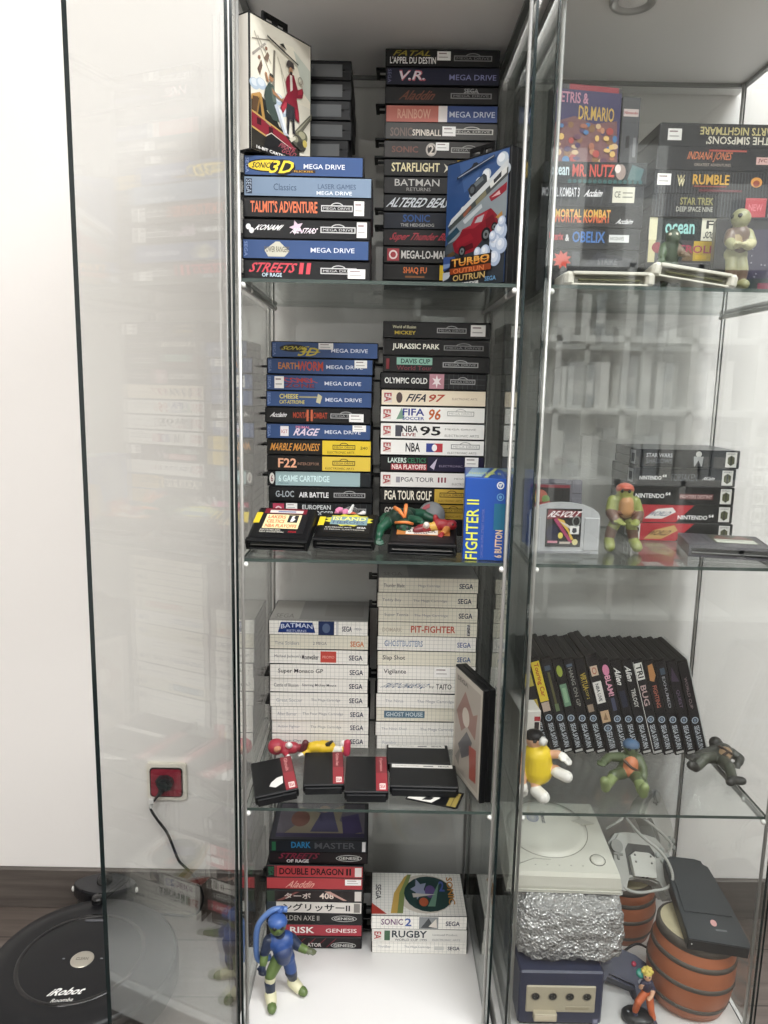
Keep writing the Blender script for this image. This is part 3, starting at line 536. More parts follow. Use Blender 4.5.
def star_lines(f, c='#4a4d53'): return [f.b(.02 + k * .027, .028 + k * .027, 0, 1, c) for k in range(36)]
R1R = [
 ('black box with upside-down hand-drawn lettering', '#2b2d31', lambda f: f.t("THE SIMPSONS'", .4, .95, .12, .46, '#dcd9cc', .03, flip=True).t('BARTS NIGHTMARE', .34, 1.0, .52, .86, '#c9bf8c', .05, flip=True), snes(sticker=(.06, .18, .25, .75))),
 ('black box with orange sloping title', '#2a2c30', lambda f: f.b(.44, .77, .82, .9, '#a8544c').t('INDIANA JONES', .26, .64, .36, .8, '#c87a54', .02, .06).t('GREATEST ADVENTURES', .32, .64, .18, .3, '#b0a49a').b(.86, .97, .3, .62, '#c9a8a2').t('JVC', .875, .955, .36, .56, '#6a3238', .05), snes()),
 ('black streaked box with gold title', '#2a2b2f', lambda f: star_lines(f) and f.t('W', .18, .25, .5, .8, '#b9b08c', .06).t('W', .19, .25, .3, .62, '#d9d2b2', .05).t('RUMBLE', .32, .64, .4, .84, '#c9a24e', .08).b(.33, .62, .3, .36, '#8a4c44').b(.38, .76, .1, .2, '#6a3840').e(.88, .55, .05, .22, '#c8924a').e(.88, .5, .03, .14, '#8a4436'), snes(sticker=(.01, .13, .35, .85))),
 ('black streaked box with small olive title', '#292b2f', lambda f: star_lines(f) and f.t('STAR TREK', .23, .52, .52, .84, '#9a9668', .06).t('DEEP SPACE NINE', .2, .52, .22, .44, '#b4b4ac', .03).b(.8, .98, .02, .86, '#b4545a').t('NEW', .83, .95, .3, .6, '#d08088', .03), snes()),
 ('dark green box with rounded pale title', '#1f2a2c', lambda f: f.b(0, .07, 0, 1, '#d8d4b4').t('ocean', .14, .4, .28, .74, '#9fd0cc', .09).b(.46, .66, 0, 1, '#d8d6c6').t('F1', .5, .62, .54, .9, '#2c2e30', .04).t('SOCCER', .49, .66, .1, .42, '#1c1d1f', .06, .15), snes()),
 ('multicoloured box with a yellow block', '#4c4a4e', lambda f: f.b(0, .06, 0, 1, '#c9c29a').e(.08, .66, .05, .24, '#8a2c3a').b(.1, .3, .1, .95, '#2e3a38').p([(.3, .1), (.34, .7), (.44, .8), (.46, .1)], '#7c6a52').b(.4, .62, .1, .98, '#c3a844').t('TROLLS', .26, .64, .44, .8, '#a84a62', .08).b(.42, .52, .18, .36, '#d6b63e').b(.62, 1, 0, 1, '#3a3c44'), snes()),
 ('black box hidden behind the pale cartridges', '#2a2c30', None, snes()),
]
pile(R1R, [.5060, .5035, .5030, .5015, .4990, .4980, .4980], .115, 1.5300, 1.2767, 'pile behind tan toy', 'boxed games piled behind the tan toy figure', w=.178, d=.125, lastt=.05)

def n64end(mb, w, d, t):
    f = Face(mb, (-w / 2, d, 0), (0, -d, 0), (0, 0, t), (-1, 0, 0)); f.b(.74, .95, .14, .86, '#b9bcc0').b(.78, .91, .25, .7, '#3a3d44'); return f
def n64(f, x=.87): return f.b(x, x + .11, .08, .92, '#d8d8d4').p([(x + .02, .3), (x + .055, .16), (x + .09, .3), (x + .09, .62), (x + .055, .74), (x + .02, .62)], '#5a5c40').b(x + .05, x + .06, .2, .7, '#2c2e34').t('NINTENDO', x + .015, x + .095, .78, .86, '#3a3a3c')
R2 = [
 ('black box with grey double-line lettering', '#1d1e21', lambda f: n64(f.t('STAR WARS', .08, .34, .56, .8, '#b4b6ba', .05).t('SHADOWS', .08, .34, .22, .5, '#6a6d74', .04).e(.6, .78, .03, .16, '#c9cac6').p([(.56, .1), (.55, .65), (.65, .65), (.64, .1)], '#a8aaaa').p([(.57, .1), (.6, .45), (.63, .1)], '#3a3b3e'), .87), snes()),
 ('black box with thin spaced capitals', '#1c1d20', lambda f: n64(f.t('NINTENDO', .04, .26, .34, .56, '#e4e4e4', .05).t('64', .27, .31, .48, .66, '#e4e4e4', .05).t('FORSAKEN', .36, .62, .28, .7, '#6a6d74').t('AKlaim', .68, .8, .36, .56, '#d0d0d0', .06, .2), .87), snes()),
 ('black box with a small red-backed title', '#1b1c1f', lambda f: n64(f.t('NINTENDO', .02, .31, .34, .6, '#f0f0f0', .06).t('64', .32, .37, .5, .7, '#f0f0f0', .05).b(.46, .8, .3, .62, '#6a3f42').t("FIGHTERS DESTINY", .47, .79, .36, .56, '#c9b4b0', .05), .87), snes()),
 ('red-and-black box with a white car emblem', '#1e1f22', lambda f: n64(f.p([(.08, 0), (.08, 1), (.62, 1), (.44, 0)], '#b43a44').b(0, .08, 0, 1, '#d9d6d2').p([(.12, .2), (.25, .75), (.4, .85), (.44, .6), (.3, .2)], '#e2dfdc').t('WORLD', .17, .38, .36, .62, '#6a7488', .06, .3).t('NINTENDO', .46, .76, .18, .42, '#ececec', .06).t('64', .77, .82, .32, .5, '#ececec', .05), .87), snes()),
 ('red-and-black box with an orange car emblem', '#1e1f22', lambda f: n64(f.p([(.08, 0), (.08, 1), (.62, 1), (.44, 0)], '#b43a44').b(0, .08, 0, 1, '#d9d6d2').e(.04, .6, .03, .2, '#3a2c2c').p([(.12, .1), (.22, .6), (.42, .9), (.46, .6), (.3, .1)], '#c3a26c').t('WORLD', .17, .38, .3, .6, '#5a3a30', .06, .3), .87), snes()),
]
pile(R2, [.5377, .5355, .5338, .5345, .5350], .2, 1.0335, .8737, 'pile behind olive toy', 'black boxes piled behind the olive toy figure', w=.177, d=.126)
for o in list(COL.objects):
    if o.get('group') == 'black boxes piled behind the olive toy figure':
        mb = MB(); n64end(mb, .177, .126, .0332); mb.build('end_label', o)
# ---------------------------------------------------------------- standing and lying cases, cartridges
def basis(o, xdir, zdir):
    """4x4 whose X axis is xdir and Z axis is (close to) zdir"""
    x = Vector(xdir).normalized(); z = Vector(zdir); z = (z - x * z.dot(x)).normalized(); y = z.cross(x)
    m = Matrix.Identity(4)
    for i in range(3): m[i][0], m[i][1], m[i][2], m[i][3] = x[i], y[i], z[i], o[i]
    return m

def standing_case(label, o, xdir, w, h, t, cover, side=None, spine_hex='#e6e2da', cat='game case', group=None, tabtop=True, shm=BLACK):
    """upright case: local X along the cover's width, Y into the case, Z up; cover print on the -Y face"""
    th = thing('game_case', label, cat, group=group); th.matrix_world = basis(o, xdir, (0, 0, 1))
    g = .0006; mb = MB()
    mb.box(0, w, 0, t / 2 - g, 0, h, shm, c=.0012).box(0, w, t / 2 + g, t, 0, h, shm, c=.0012).box(.0012, w - .0012, t / 2 - g, t / 2 + g, .0012, h - .0012, BLACKR)
    mb.box(.0002, .01, .0014, t - .0014, .0004, h - .0004, shm); mb.build('shell', th)
    mb = MB(); mb.box(.002, w - .0035, -.0004, .0006, .003, h - .003, P('#2b2b2c'))
    f = Face(mb, (.002, 0, .003), (w - .0055, 0, 0), (0, 0, h - .006), (0, -1, 0)); cover(f); mb.build('cover_insert', th)
    if spine_hex:
        mb = MB(); mb.box(-.0005, .0006, .002, t - .002, .003, h - .003, P(spine_hex)); mb.build('spine_insert', th)
    if tabtop:
        b = MB(); b.box(w * .28, w * .68, t / 2 - .0018, t / 2 + .0018, h + .009, h + .016, BLACK, c=.0006)
        for a in (.28, .62): b.box(w * a, w * (a + .06), t / 2 - .0018, t / 2 + .0018, h - .001, h + .012, BLACK, c=.0006)
        b.box(w * .44, w * .52, t / 2 - .0018, t / 2 + .0018, h - .001, h + .012, BLACK, c=.0006); b.build('hang_tab', th)
    return th

def art_pirate(f):   # generic seafaring picture: cream sky, red-banded wooden hull, masts, two sailors
    f.b(0, 1, 0, 1, '#d4d0c2').p([(0, .5), (.3, .9), (.7, .92), (1, .7), (1, .5)], '#dcd7c6').p([(.7, .9), (1, .8), (1, .55), (.88, .6)], '#bcc0b4')
    for x, y, r in ((.06, .5, .08), (.16, .52, .08), (.3, .5, .07), (.44, .46, .08), (.52, .38, .07)): f.e(x, y, r, r * .55, '#a9b6c2').e(x, y + .01, r * .7, r * .35, '#c6ccd0')
    f.p([(.33, .48), (.36, .82), (.39, .82), (.375, .48)], '#807b70').p([(.02, .72), (.22, .84), (.24, .83), (.03, .7)], '#97928a').p([(.05, .88), (.3, .62), (.31, .625), (.06, .89)], '#aaa598').p([(.1, .86), (.32, .7), (.32, .71), (.11, .87)], '#aaa598').p([(.42, .78), (.6, .55), (.608, .555), (.428, .785)], '#b2ad9f').p([(.46, .74), (.56, .5), (.566, .5), (.468, .74)], '#b2ad9f').p([(.02, .83), (.3, .88), (.3, .872), (.02, .82)], '#8b867c')
    f.p([(.1, .62), (.16, .7), (.18, .66), (.14, .58)], '#6c5a50').p([(.2, .72), (.26, .78), (.29, .76), (.26, .7)], '#7c6a5c').e(.13, .71, .02, .015, '#8a6a58').e(.24, .8, .02, .015, '#8a6a58')
    f.p([(0, .4), (.12, .44), (.3, .38), (.45, .25), (.8, .14), (.8, .0), (0, .0)], '#33302b').p([(.18, .38), (.34, .34), (.46, .24), (.4, .17), (.22, .22)], '#262824').p([(.0, .41), (.13, .45), (.16, .44), (.11, .4), (.0, .37)], '#b08a54').p([(.12, .44), (.16, .44), (.22, .24), (.18, .22)], '#a4824c').p([(.12, .41), (.14, .4), (.1, .28), (.02, .24), (.0, .27), (.08, .3)], '#8a6a3c').p([(.02, .4), (.11, .41), (.08, .29), (.0, .3)], '#5c4632')
    f.p([(0, .28), (.56, .19), (.72, .12), (.7, .06), (0, .17)], '#842a38').p([(0, .295), (.56, .205), (.56, .192), (0, .28)], '#b3945c').p([(0, .175), (.66, .075), (.66, .065), (0, .16)], '#b3945c').b(.08, .15, .2, .25, '#451820').b(.27, .34, .165, .215, '#451820').p([(.24, .33), (.36, .28), (.38, .3), (.27, .36)], '#b9b39a').p([(.22, .24), (.3, .22), (.3, .23), (.22, .25)], '#8f8a74')
    f.p([(.2, .44), (.22, .5), (.28, .56), (.36, .54), (.4, .4), (.44, .28), (.34, .28), (.24, .34)], '#46524c').p([(.3, .52), (.36, .54), (.4, .42), (.34, .42)], '#5f6a62').e(.315, .595, .035, .028, '#a07a5c').p([(.28, .61), (.3, .63), (.35, .62), (.35, .6), (.3, .605)], '#3c3a34').p([(.24, .56), (.21, .62), (.24, .62), (.28, .55)], '#a07a5c').p([(.32, .52), (.48, .47), (.52, .49), (.5, .45), (.34, .48)], '#a07a5c').p([(.36, .4), (.42, .42), (.6, .2), (.52, .2)], '#b4bac2').p([(.42, .4), (.48, .38), (.58, .22), (.54, .22)], '#d0d4d4')
    f.p([(.57, .66), (.62, .7), (.69, .7), (.76, .6), (.84, .63), (.86, .6), (.84, .55), (.74, .53), (.78, .42), (.79, .34), (.72, .36), (.7, .44), (.6, .46), (.5, .36), (.46, .4), (.52, .48), (.58, .54), (.55, .62)], '#86293a').p([(.62, .69), (.66, .69), (.67, .58), (.63, .56)], '#cfc8be').p([(.54, .46), (.6, .46), (.52, .38), (.48, .4)], '#a8404c').p([(.76, .59), (.83, .62), (.84, .58), (.76, .56)], '#a03444').p([(.72, .44), (.76, .44), (.77, .36), (.73, .37)], '#a03444')
    f.p([(.57, .46), (.7, .45), (.71, .36), (.64, .33), (.56, .36)], '#38383c').p([(.575, .36), (.57, .22), (.6, .21), (.62, .35)], '#2e2e34').p([(.66, .35), (.675, .24), (.71, .24), (.7, .36)], '#2e2e34').p([(.57, .78), (.6, .8), (.68, .79), (.7, .75), (.62, .74), (.56, .75)], '#4c4644').e(.635, .725, .032, .026, '#b08a6c').e(.64, .705, .02, .014, '#3c3430').p([(.77, .66), (.84, .7), (.86, .67), (.84, .64)], '#b9b2a4').ring(.8, .68, .04, .03, .25, '#8f8a80')
    f.p([(.7, .26), (.8, .33), (1, .46), (1, .41), (.84, .28), (.74, .22)], '#67655a').p([(.72, .26), (.98, .43), (.98, .425), (.74, .25)], '#9c9a88').e(.83, .24, .1, .05, '#6c6b58').e(.83, .25, .06, .03, '#a3a088').e(.75, .19, .09, .05, '#54524a').e(.82, .16, .08, .04, '#3e3d38').e(.72, .2, .04, .025, '#8c8a76').p([(.6, .18), (.7, .22), (.72, .2), (.64, .16)], '#c3bfae').e(.88, .19, .04, .03, '#bfae62')
    f.p([(.22, .13), (.3, .165), (.64, .105), (.9, .03), (.92, 0), (.16, 0)], '#232325').p([(.22, .13), (.3, .165), (.64, .105), (.64, .11), (.3, .172), (.21, .135)], '#c9c4b8').t('PIRATE', .44, .7, .085, .125, '#9c5560', .04, .2).t('GOLD', .48, .72, .05, .085, '#9c5560', .04, .2).t('16-BIT CARTRIDGE', .06, .66, .012, .036, '#e6e4e0', .05)
    f.p([(.24, .9), (.76, .8), (.76, .788), (.24, .885)], '#3a3936').p([(.44, .88), (.5, .9), (.56, .86)], '#3a3936')
standing_case('upright cover case showing a sailing ship and red-coated figure', (-.1805, .0095, 1.44675), (.58, .81, 0), .128, .176, .0225, art_pirate)

def art_cars(f):     # generic racing picture: blue sky, slanted silver machines, red cars, smoke
    f.b(0, 1, 0, 1, '#3a5784')
    f.p([(0, .5), (0, .99), (.45, .99), (.36, .66)], '#34517f').p([(.2, .99), (.6, .99), (.5, .8), (.3, .75)], '#44618f')
    for cx, cy, r in ((.9, .93, .09), (.95, .85, .08), (.66, .85, .07), (.55, .8, .07), (.44, .72, .05), (.3, .615, .05), (.25, .58, .05), (.2, .55, .045), (.13, .52, .04)): f.e(cx, cy, r, r * .6, '#b9c2ca').e(cx - r * .2, cy + r * .15, r * .6, r * .35, '#d6dbdf')
    f.p([(.36, .77), (.62, .86), (.7, .82), (.7, .78), (.42, .7)], '#3f454a').p([(.4, .78), (.6, .84), (.62, .81), (.42, .75)], '#6d7478').e(.44, .755, .06, .045, '#2c2f34').e(.44, .755, .035, .026, '#595f64').p([(.66, .87), (.7, .88), (.72, .8), (.68, .79)], '#d9dcdc')
    f.p([(.04, .5), (.1, .56), (1, .92), (1, .86)], '#c3c8ca').p([(.05, .5), (1, .86), (1, .8), (.1, .46)], '#4c5150').p([(.3, .58), (.42, .64), (.44, .62), (.32, .55)], '#8c5a48').p([(.5, .66), (.66, .73), (.68, .69), (.52, .62)], '#7d7a64').p([(.72, .77), (.98, .87), (.98, .82), (.74, .73)], '#d0d2cf').p([(.78, .79), (.9, .84), (.9, .8), (.79, .76)], '#3c4044')
    f.p([(.06, .46), (1, .8), (1, .5), (.06, .36)], '#868f94').p([(.3, .53), (.6, .63), (.62, .6), (.34, .5)], '#b4babd').p([(.72, .67), (.99, .75), (.99, .69), (.9, .66), (.76, .63)], '#8c2a38').p([(.76, .66), (.88, .7), (.9, .67)], '#c9a8a8').p([(.02, .42), (.2, .49), (.26, .45), (.05, .37)], '#2f4a5a')
    f.p([(.04, .36), (1, .5), (1, 0), (0, 0), (0, .34)], '#34393e').p([(.04, .36), (.5, .44), (.4, .3), (.0, .28)], '#4d545a')
    f.p([(.14, .36), (.26, .42), (.3, .46), (.44, .48), (.5, .54), (.76, .58), (.86, .52), (.88, .44), (.84, .4), (.66, .36), (.5, .27), (.3, .25), (.18, .29)], '#7f222e').p([(.3, .46), (.44, .48), (.5, .54), (.72, .57), (.66, .5), (.5, .45)], '#9a3440').p([(.5, .49), (.55, .53), (.66, .545), (.62, .49)], '#a8a3a6').p([(.2, .38), (.44, .42), (.5, .37), (.22, .32)], '#8c2733').p([(.26, .31), (.48, .34), (.5, .3), (.3, .27)], '#51181f').p([(.68, .5), (.8, .53), (.84, .47), (.7, .43)], '#6a1c26')
    for cx, cy, r in ((.31, .285, .06), (.7, .385, .075), (.83, .43, .05)): f.e(cx, cy, r, r * .72, '#1f2124').e(cx, cy, r * .62, r * .45, '#707375').e(cx, cy, r * .25, r * .18, '#2c2e30')
    f.p([(.84, .5), (.94, .54), (.96, .47)], '#a8824c').p([(.05, .27), (.16, .3), (.2, .27), (.08, .24)], '#5c4a34')
    for cx, cy, r in ((.93, .39, .1), (.86, .31, .1), (.95, .28, .09), (.7, .25, .08), (.58, .255, .06), (.86, .19, .09), (.95, .46, .06), (.82, .36, .06)): f.e(cx, cy, r, r * .7, '#a4b2c8').e(cx - r * .15, cy + r * .12, r * .72, r * .5, '#c6cfdc').e(cx - r * .25, cy + r * .22, r * .35, r * .25, '#dde2e8')
    f.p([(0, .26), (.2, .25), (.24, .2), (0, .14)], '#40588c').p([(0, .2), (.15, .2), (.1, .17), (0, .16)], '#7c90b4').p([(0, .13), (.16, .13), (.1, .08), (0, .06)], '#b4bac2')
    f.b(.12, .81, .105, .235, '#2a1f1a').t('TURBO', .15, .78, .165, .23, '#c9813c', .06).t('TURBO', .15, .78, .19, .23, '#d6a85a', .03).b(.12, .81, .108, .155, '#8c4426').t('OUTRUN', .18, .7, .11, .15, '#c9784a', .05).b(.16, .74, .045, .1, '#2c2622').t('OUTRUN', .18, .72, .048, .098, '#b9a06a', .05)
    f.t('16-BIT CARTRIDGE', .04, .62, .012, .032, '#e6e6e4', .05).t('SEGA', .72, .9, .02, .055, '#6c98bc', .06)
    f.p([(.2, .88), (.44, .93), (.47, .955), (.52, .955), (.55, .94), (.8, .975), (.8, .955), (.2, .86)], '#20242c').p([(.22, .88), (.79, .97), (.79, .962), (.22, .87)], '#8a95a8')
standing_case('upright cover case showing red racing cars under blue sky', (.0985, .106, 1.2767), (.0805, -.1, 0), .128, .184, .024, art_cars, spine_hex=None)

def art_faint(f):
    f.b(0, 1, 0, 1, '#b9b4aa').b(.06, .94, .05, .95, '#a49d94').p([(.1, .6), (.4, .85), (.7, .7), (.85, .75), (.8, .5), (.5, .55), (.3, .45)], '#8f6f66').p([(.2, .3), (.5, .5), (.7, .45), (.6, .3), (.35, .2)], '#5f5f62').e(.45, .62, .13, .09, '#c3bbb0').p([(.65, .1), (.6, .4), (.85, .42), (.88, .12)], '#9c5c52').p([(.1, .15), (.3, .3), (.25, .1)], '#7d7a76').t('SEGA', .1, .5, .9, .94, '#6a6660', .03)
standing_case('black case standing on end with a pale cover picture', (.1428, .139, .4702), (.0335, -.112, 0), .119, .193, .0205, art_faint, spine_hex=None, tabtop=False)

# black cases seen end-on behind the pirate cover
grp = 'plain black cases piled behind the pirate-cover case'
zz = 1.2767
for i in range(12):
    t = .0287; rnd = random.Random(i)
    th = thing('game_case', 'plain black case seen end-on, %s of the pile behind the pirate-cover case' % ('bottom one' if i == 0 else ORD[11 - i]), 'game case',
               (-.113 + rnd.uniform(-.004, .004), .245, zz + .0001), (0, 0, radians(90 + rnd.uniform(-2, 2))), grp)
    mb = MB(); shell(mb, .176, .128, t - .0003, BLACK, y0=-.064); mb.build('shell', th)
    mb = MB(); mb.box(-.0885, -.087, -.05, .05, .005, t - .006, mat('#55585a', .15, .6)); mb.build('clear_window', th)
    zz += t

def cart_md(label, loc, rot, label_ops, w=.1, d=.085, h=.019, yellow=False):
    """wide cartridge with rounded ends, an open slot in front and a printed label on top"""
    th = thing('game_cartridge', label, 'cartridge', loc, rot, 'black cartridges lying on the second shelf')
    prof = []
    for (cx, cy, a0) in ((w / 2 - .006, h - .005, 0), (-w / 2 + .006, h - .005, 90), (-w / 2 + .003, .003, 180), (w / 2 - .003, .003, 270)):
        r = .005 if a0 < 180 else .003
        for k in range(4): a = radians(a0 + 30 * k); prof.append((cx + r * cos(a), cy + r * sin(a)))
    mb = MB(); mb.prism(prof, .008, d, BLACK, lambda x, y, hh: (x, hh, y))
    mb.box(-w / 2 + .001, w / 2 - .001, 0, .009, 0, .0035, BLACK, c=.001).box(-w / 2 + .001, w / 2 - .001, 0, .009, h - .006, h - .0006, BLACK, c=.001)
    for s in (-1, 1): mb.box(min(s * (w / 2 - .006), s * (w / 2 - .001)), max(s * (w / 2 - .006), s * (w / 2 - .001)), 0, .009, .003, h - .004, BLACK)
    mb.build('shell', th)
    mb = MB(); mb.box(-w / 2 + .007, w / 2 - .007, .004, .009, .0062, .0082, mat('#7a7a78', .3)); mb.build('connector', th)
    mb = MB(); mb.box(-w * .36, w * .38, .02, d - .006, h - .0004, h + .0003, P('#1c1c1e'))
    f = Face(mb, (-w * .36, .02, h), (w * .74, 0, 0), (0, d - .026, 0), (0, 0, 1)); label_ops(f); mb.build('label', th)
    if yellow:
        mb = MB(); mb.box(-w / 2 + .0015, -w * .38, d * .52, d * .85, h - .006, h + .0006, PL('#e0c52c'), c=.0008); mb.build('yellow_tab', th)
    return th
def lab1(f):
    f.b(.0, .94, .84, 1.06, '#7c2634').b(.12, .86, .87, .99, '#d6d2cc').b(.3, .7, .9, .96, '#7c8aa6').b(.08, .86, .2, .8, '#e9d9ac')
    for i, (s, x) in enumerate((('LAKERS', .52), ('CELTICS', .52), ('NBA PLAYOFFS', .82))): f.t(s, .13, x, .62 - .19 * i, .76 - .19 * i, '#d2683c', .05)
    f.b(.58, .8, .46, .78, '#2a2a2e').p([(.64, .5), (.66, .74), (.72, .75), (.7, .66), (.75, .6), (.7, .5)], '#e9e6e0').t('ELECTRONIC ARTS', .06, .5, .1, .16, '#d9d6cc', .03).t('NBA BASKETBALL', .06, .6, .02, .08, '#c9c6bc', .03).t('SEGA', .68, .86, .04, .11, '#b8323c', .05)
def lab2(f):
    f.star(.5, .72, .56, .36, '#c9c24a', 12, .82).b(.1, .92, .46, .92, '#7f9aa0').t('ISLAND', .14, .88, .7, .9, '#e2e08c', .07).t('HEROES', .16, .86, .5, .68, '#5a6a86', .07).t('ELECTRONIC ARTS', .02, .6, .26, .32, '#d0cec8', .03).t('16 MEGA CARTRIDGE', .02, .9, .14, .2, '#b9b7b0', .03).t('SEGA', .72, .92, .26, .34, '#e6e6e6', .05)
def lab3(f):
    f.b(-.04, 1.02, .3, .9, '#b57a44').b(.14, .78, .36, .86, '#dcd8d0').t('STRIKER', .18, .74, .5, .8, '#4a4440', .07).t('GOAL', .3, .6, .38, .48, '#6a3a30', .05)
E_R = .87
cart_md('black cartridge with a cream basketball label and yellow tab', (-.1525, .0585, .8737), (radians(23), 0, radians(-6)), lab1, w=.1, d=.094, yellow=True)
cart_md('black cartridge with a green and yellow spiky label', (-.049, .0745, .8737), (radians(21), 0, radians(-6)), lab2, w=.1, d=.08, yellow=True)
cart_md('black cartridge with an orange-brown label beneath two toys', (.0735, .0435, .8737), (radians(11), 0, radians(-5)), lab3, w=.108, d=.08)

# blue boxed controller
th = thing('boxed_controller', 'bright blue cardboard box with yellow vertical lettering', 'box', (.134, .0225, .8737), (0, 0, radians(-6)))
mb = MB(); mb.box(0, .061, 0, .15, 0, .125, P('#2a54a0'), c=.0008); mb.build('carton', th)
mb = MB(); mb.h = 0; f = Face(mb, (0, 0, 0), (.061, 0, 0), (0, 0, .125), (0, -1, 0))
f.b(.73, 1, .38, .7, '#2a6a86')
def up(f, s, x0, x1, y0, y1, c, b):   # reads upwards
    vs, fs = glyphs(s, b); f.h += .00004
    f.mb.add([f.F(x0 + (x1 - x0) * (1 - y), y0 + (y1 - y0) * x, f.h) for x, y in vs], fs, P(c))
up(f, 'FIGHTER II', .06, .36, .01, .74, '#d9dc5c', .02); up(f, 'CAPCOM SUPER STREET FIGHTER', .44, .5, .03, .63, '#6f74ac', .02); up(f, '6 BUTTON', .78, .96, .04, .38, '#dcc3a4', .05)
f.ring(.86, .92, .09, .045, .3, '#d9dde2').p([(.8, .93), (.92, .95), (.86, .89)], '#c3c9cc').ring(.87, .78, .09, .045, .25, '#6c9cc4').e(.87, .78, .04, .02, '#6c9cc4')
f2 = Face(mb, (0, .15, 0), (0, -.15, 0), (0, 0, .125), (-1, 0, 0))
f2.b(.02, .98, .02, .98, '#5a7fb4').p([(.1, .5), (.3, .95), (.5, .8), (.4, .4)], '#8fa9c6').p([(.5, .1), (.6, .6), (.9, .7), (.95, .15)], '#b9a06a').b(.7, .95, .1, .3, '#c98a4a').p([(.1, .1), (.2, .45), (.45, .3), (.4, .1)], '#8c8c9a')
f3 = Face(mb, (0, 0, .125), (.061, 0, 0), (0, .15, 0), (0, 0, 1))
f3.p([(.0, .1), (.4, .1), (.7, .95), (.2, .95)], '#8cb0cc').p([(.45, .05), (.55, .05), (.9, .95), (.8, .95)], '#c6cf8a').t('FIGHTER II', .1, .9, .3, .5, '#c9d48a', .02)
mb.build('printing', th)

def cart_flat(label, loc, rot, w, d, h, name='game_cartridge', red=None, group='black cartridges lying on the third shelf', white=None):
    th = thing(name, label, 'cartridge', loc, rot, group); mb = MB()
    mb.box(0, w, 0, d, .003, h, BLACK, c=.0016).box(.004, w - .004, -.0035, .004, 0, h - .004, BLACKR, c=.001).box(.001, w - .001, .004, d - .002, 0, .004, BLACKR)
    mb.build('shell', th)
    if red:
        mb = MB(); mb.box(w * .72, w * .985, .002, d - .002, h - .0004, h + .0003, P('#7c2630')); f = Face(mb, (w * .72, .002, h), (w * .265, 0, 0), (0, d - .004, 0), (0, 0, 1))
        f.b(0, 1, .0, .5, '#94303a').b(.3, .82, .04, .2, '#e6d4d0').t('SEGA', .34, .78, .07, .17, '#a8323c', .05).t(red, .3, .62, .55, .95, '#d49a98', .03, vert=True); mb.build('label', th)
    if white:
        mb = MB(); mb.box(w * .03, w * .95, d - .013, d - .002, h - .0004, h + .0003, P('#d9d7d2')); f = Face(mb, (w * .03, d - .013, h), (w * .92, 0, 0), (0, .011, 0), (0, 0, 1))
        f.t('SEGA', .76, .95, .3, .7, '#3a3a40', .05).t(white, .05, .45, .35, .65, '#8a8a8a', .02).b(.52, .68, .3, .6, '#7a7a7a'); mb.build('label', th)
    return th
cart_flat('black cartridge with a red stripe and torn white paper', (-.1795, .006, .4702), (0, radians(-7), radians(13)), .07, .112, .016, red='Ghouls')
mb = MB(); f = Face(mb, (-.16, .03, .4702), (.03, .008, .0035), (-.003, .03, 0), (0, 0, 1))
th = [o for o in COL.objects if o.get('label', '').startswith('black cartridge with a red stripe and torn')][0]
mb = MB(); Face(mb, (0, 0, .0163), (.07, 0, 0), (0, .112, 0), (0, 0, 1)).p([(.36, .2), (.42, .3), (.56, .4), (.7, .42), (.68, .22), (.5, .14)], '#e2e0dc'); mb.build('torn_paper', th)
cart_flat('black cartridge with a red stripe, middle of the three', (-.1095, .046, .4702), (0, 0, radians(4)), .068, .112, .016, red='Golden Axe')
cart_flat('black cartridge with a red stripe touching white-labelled cartridge', (-.041, .027, .4702), (0, 0, radians(1)), .0715, .118, .017, red='Operation')
cart_flat('black white-labelled cartridge lying on the slim card', (.032, .045, .4718), (0, 0, radians(-1)), .113, .074, .0165, white='The Mega Cartridge')
cart_flat('black white-labelled cartridge lying nearest the white pile', (.028, .123, .4702), (0, 0, radians(0)), .111, .07, .0165, white='The Mega Cartridge')
th = thing('game_card', 'slim black game card poking out under a cartridge', 'card', (.058, .036, .4702), (0, 0, radians(-19)))
mb = MB(); mb.prism([(0, 0), (.084, 0), (.086, .002), (.086, .05), (0, .05)], 0, .0012, BLACK); mb.build('card', th)
mb = MB(); f = Face(mb, (0, 0, .0012), (.086, 0, 0), (0, .05, 0), (0, 0, 1)); f.h = .0001
f.p([(.02, .06), (.5, .06), (.62, .45), (.1, .4)], '#dcdad4').p([(.3, .12), (.36, .36), (.5, .38), (.46, .2)], '#2c2c2e').p([(.78, .06), (.96, .06), (.96, .9), (.78, .9)], '#8f8048').b(.86, .87, .06, .9, '#3a3420'); mb.build('label', th)

# ---------------------------------------------------------------- right cabinet, top shelf
th = thing('boxed_game', 'boxed game with a colourful crowd picture, standing on a pile', 'game box', (.251, .085, 1.4622), (0, 0, radians(10)), 'boxes standing on the pile')
mb = MB(); mb.box(0, .103, 0, .03, 0, .108, CARD, c=.0008); mb.build('carton', th)
mb = MB(); f = Face(mb, (0, 0, 0), (.103, 0, 0), (0, 0, .108), (0, -1, 0)); f.h = .0001
f.b(0, 1, 0, .93, '#47436a').b(.2, .95, .93, 1, '#a0404c').p([(0, .0), (0, .5), (.3, .6), (.6, .52), (.95, .58), (1, 0)], '#7c5a5c').t('TETRIS &', -.0, .5, .76, .9, '#c995a8', .05).t('DR.MARIO', .36, .9, .56, .74, '#d0b05c', .03)
rr = random.Random(3)
for k in range(46):
    f.e(rr.uniform(.06, .94), rr.uniform(.03, .5), rr.uniform(.03, .06), rr.uniform(.025, .05), rr.choice(['#b98a6c', '#a8504c', '#c9b08c', '#6a4a5c', '#8a6a4c', '#d4b474', '#5a4a6a', '#a4705c', '#4c7aa4']), 10)
mb.build('printing', th)
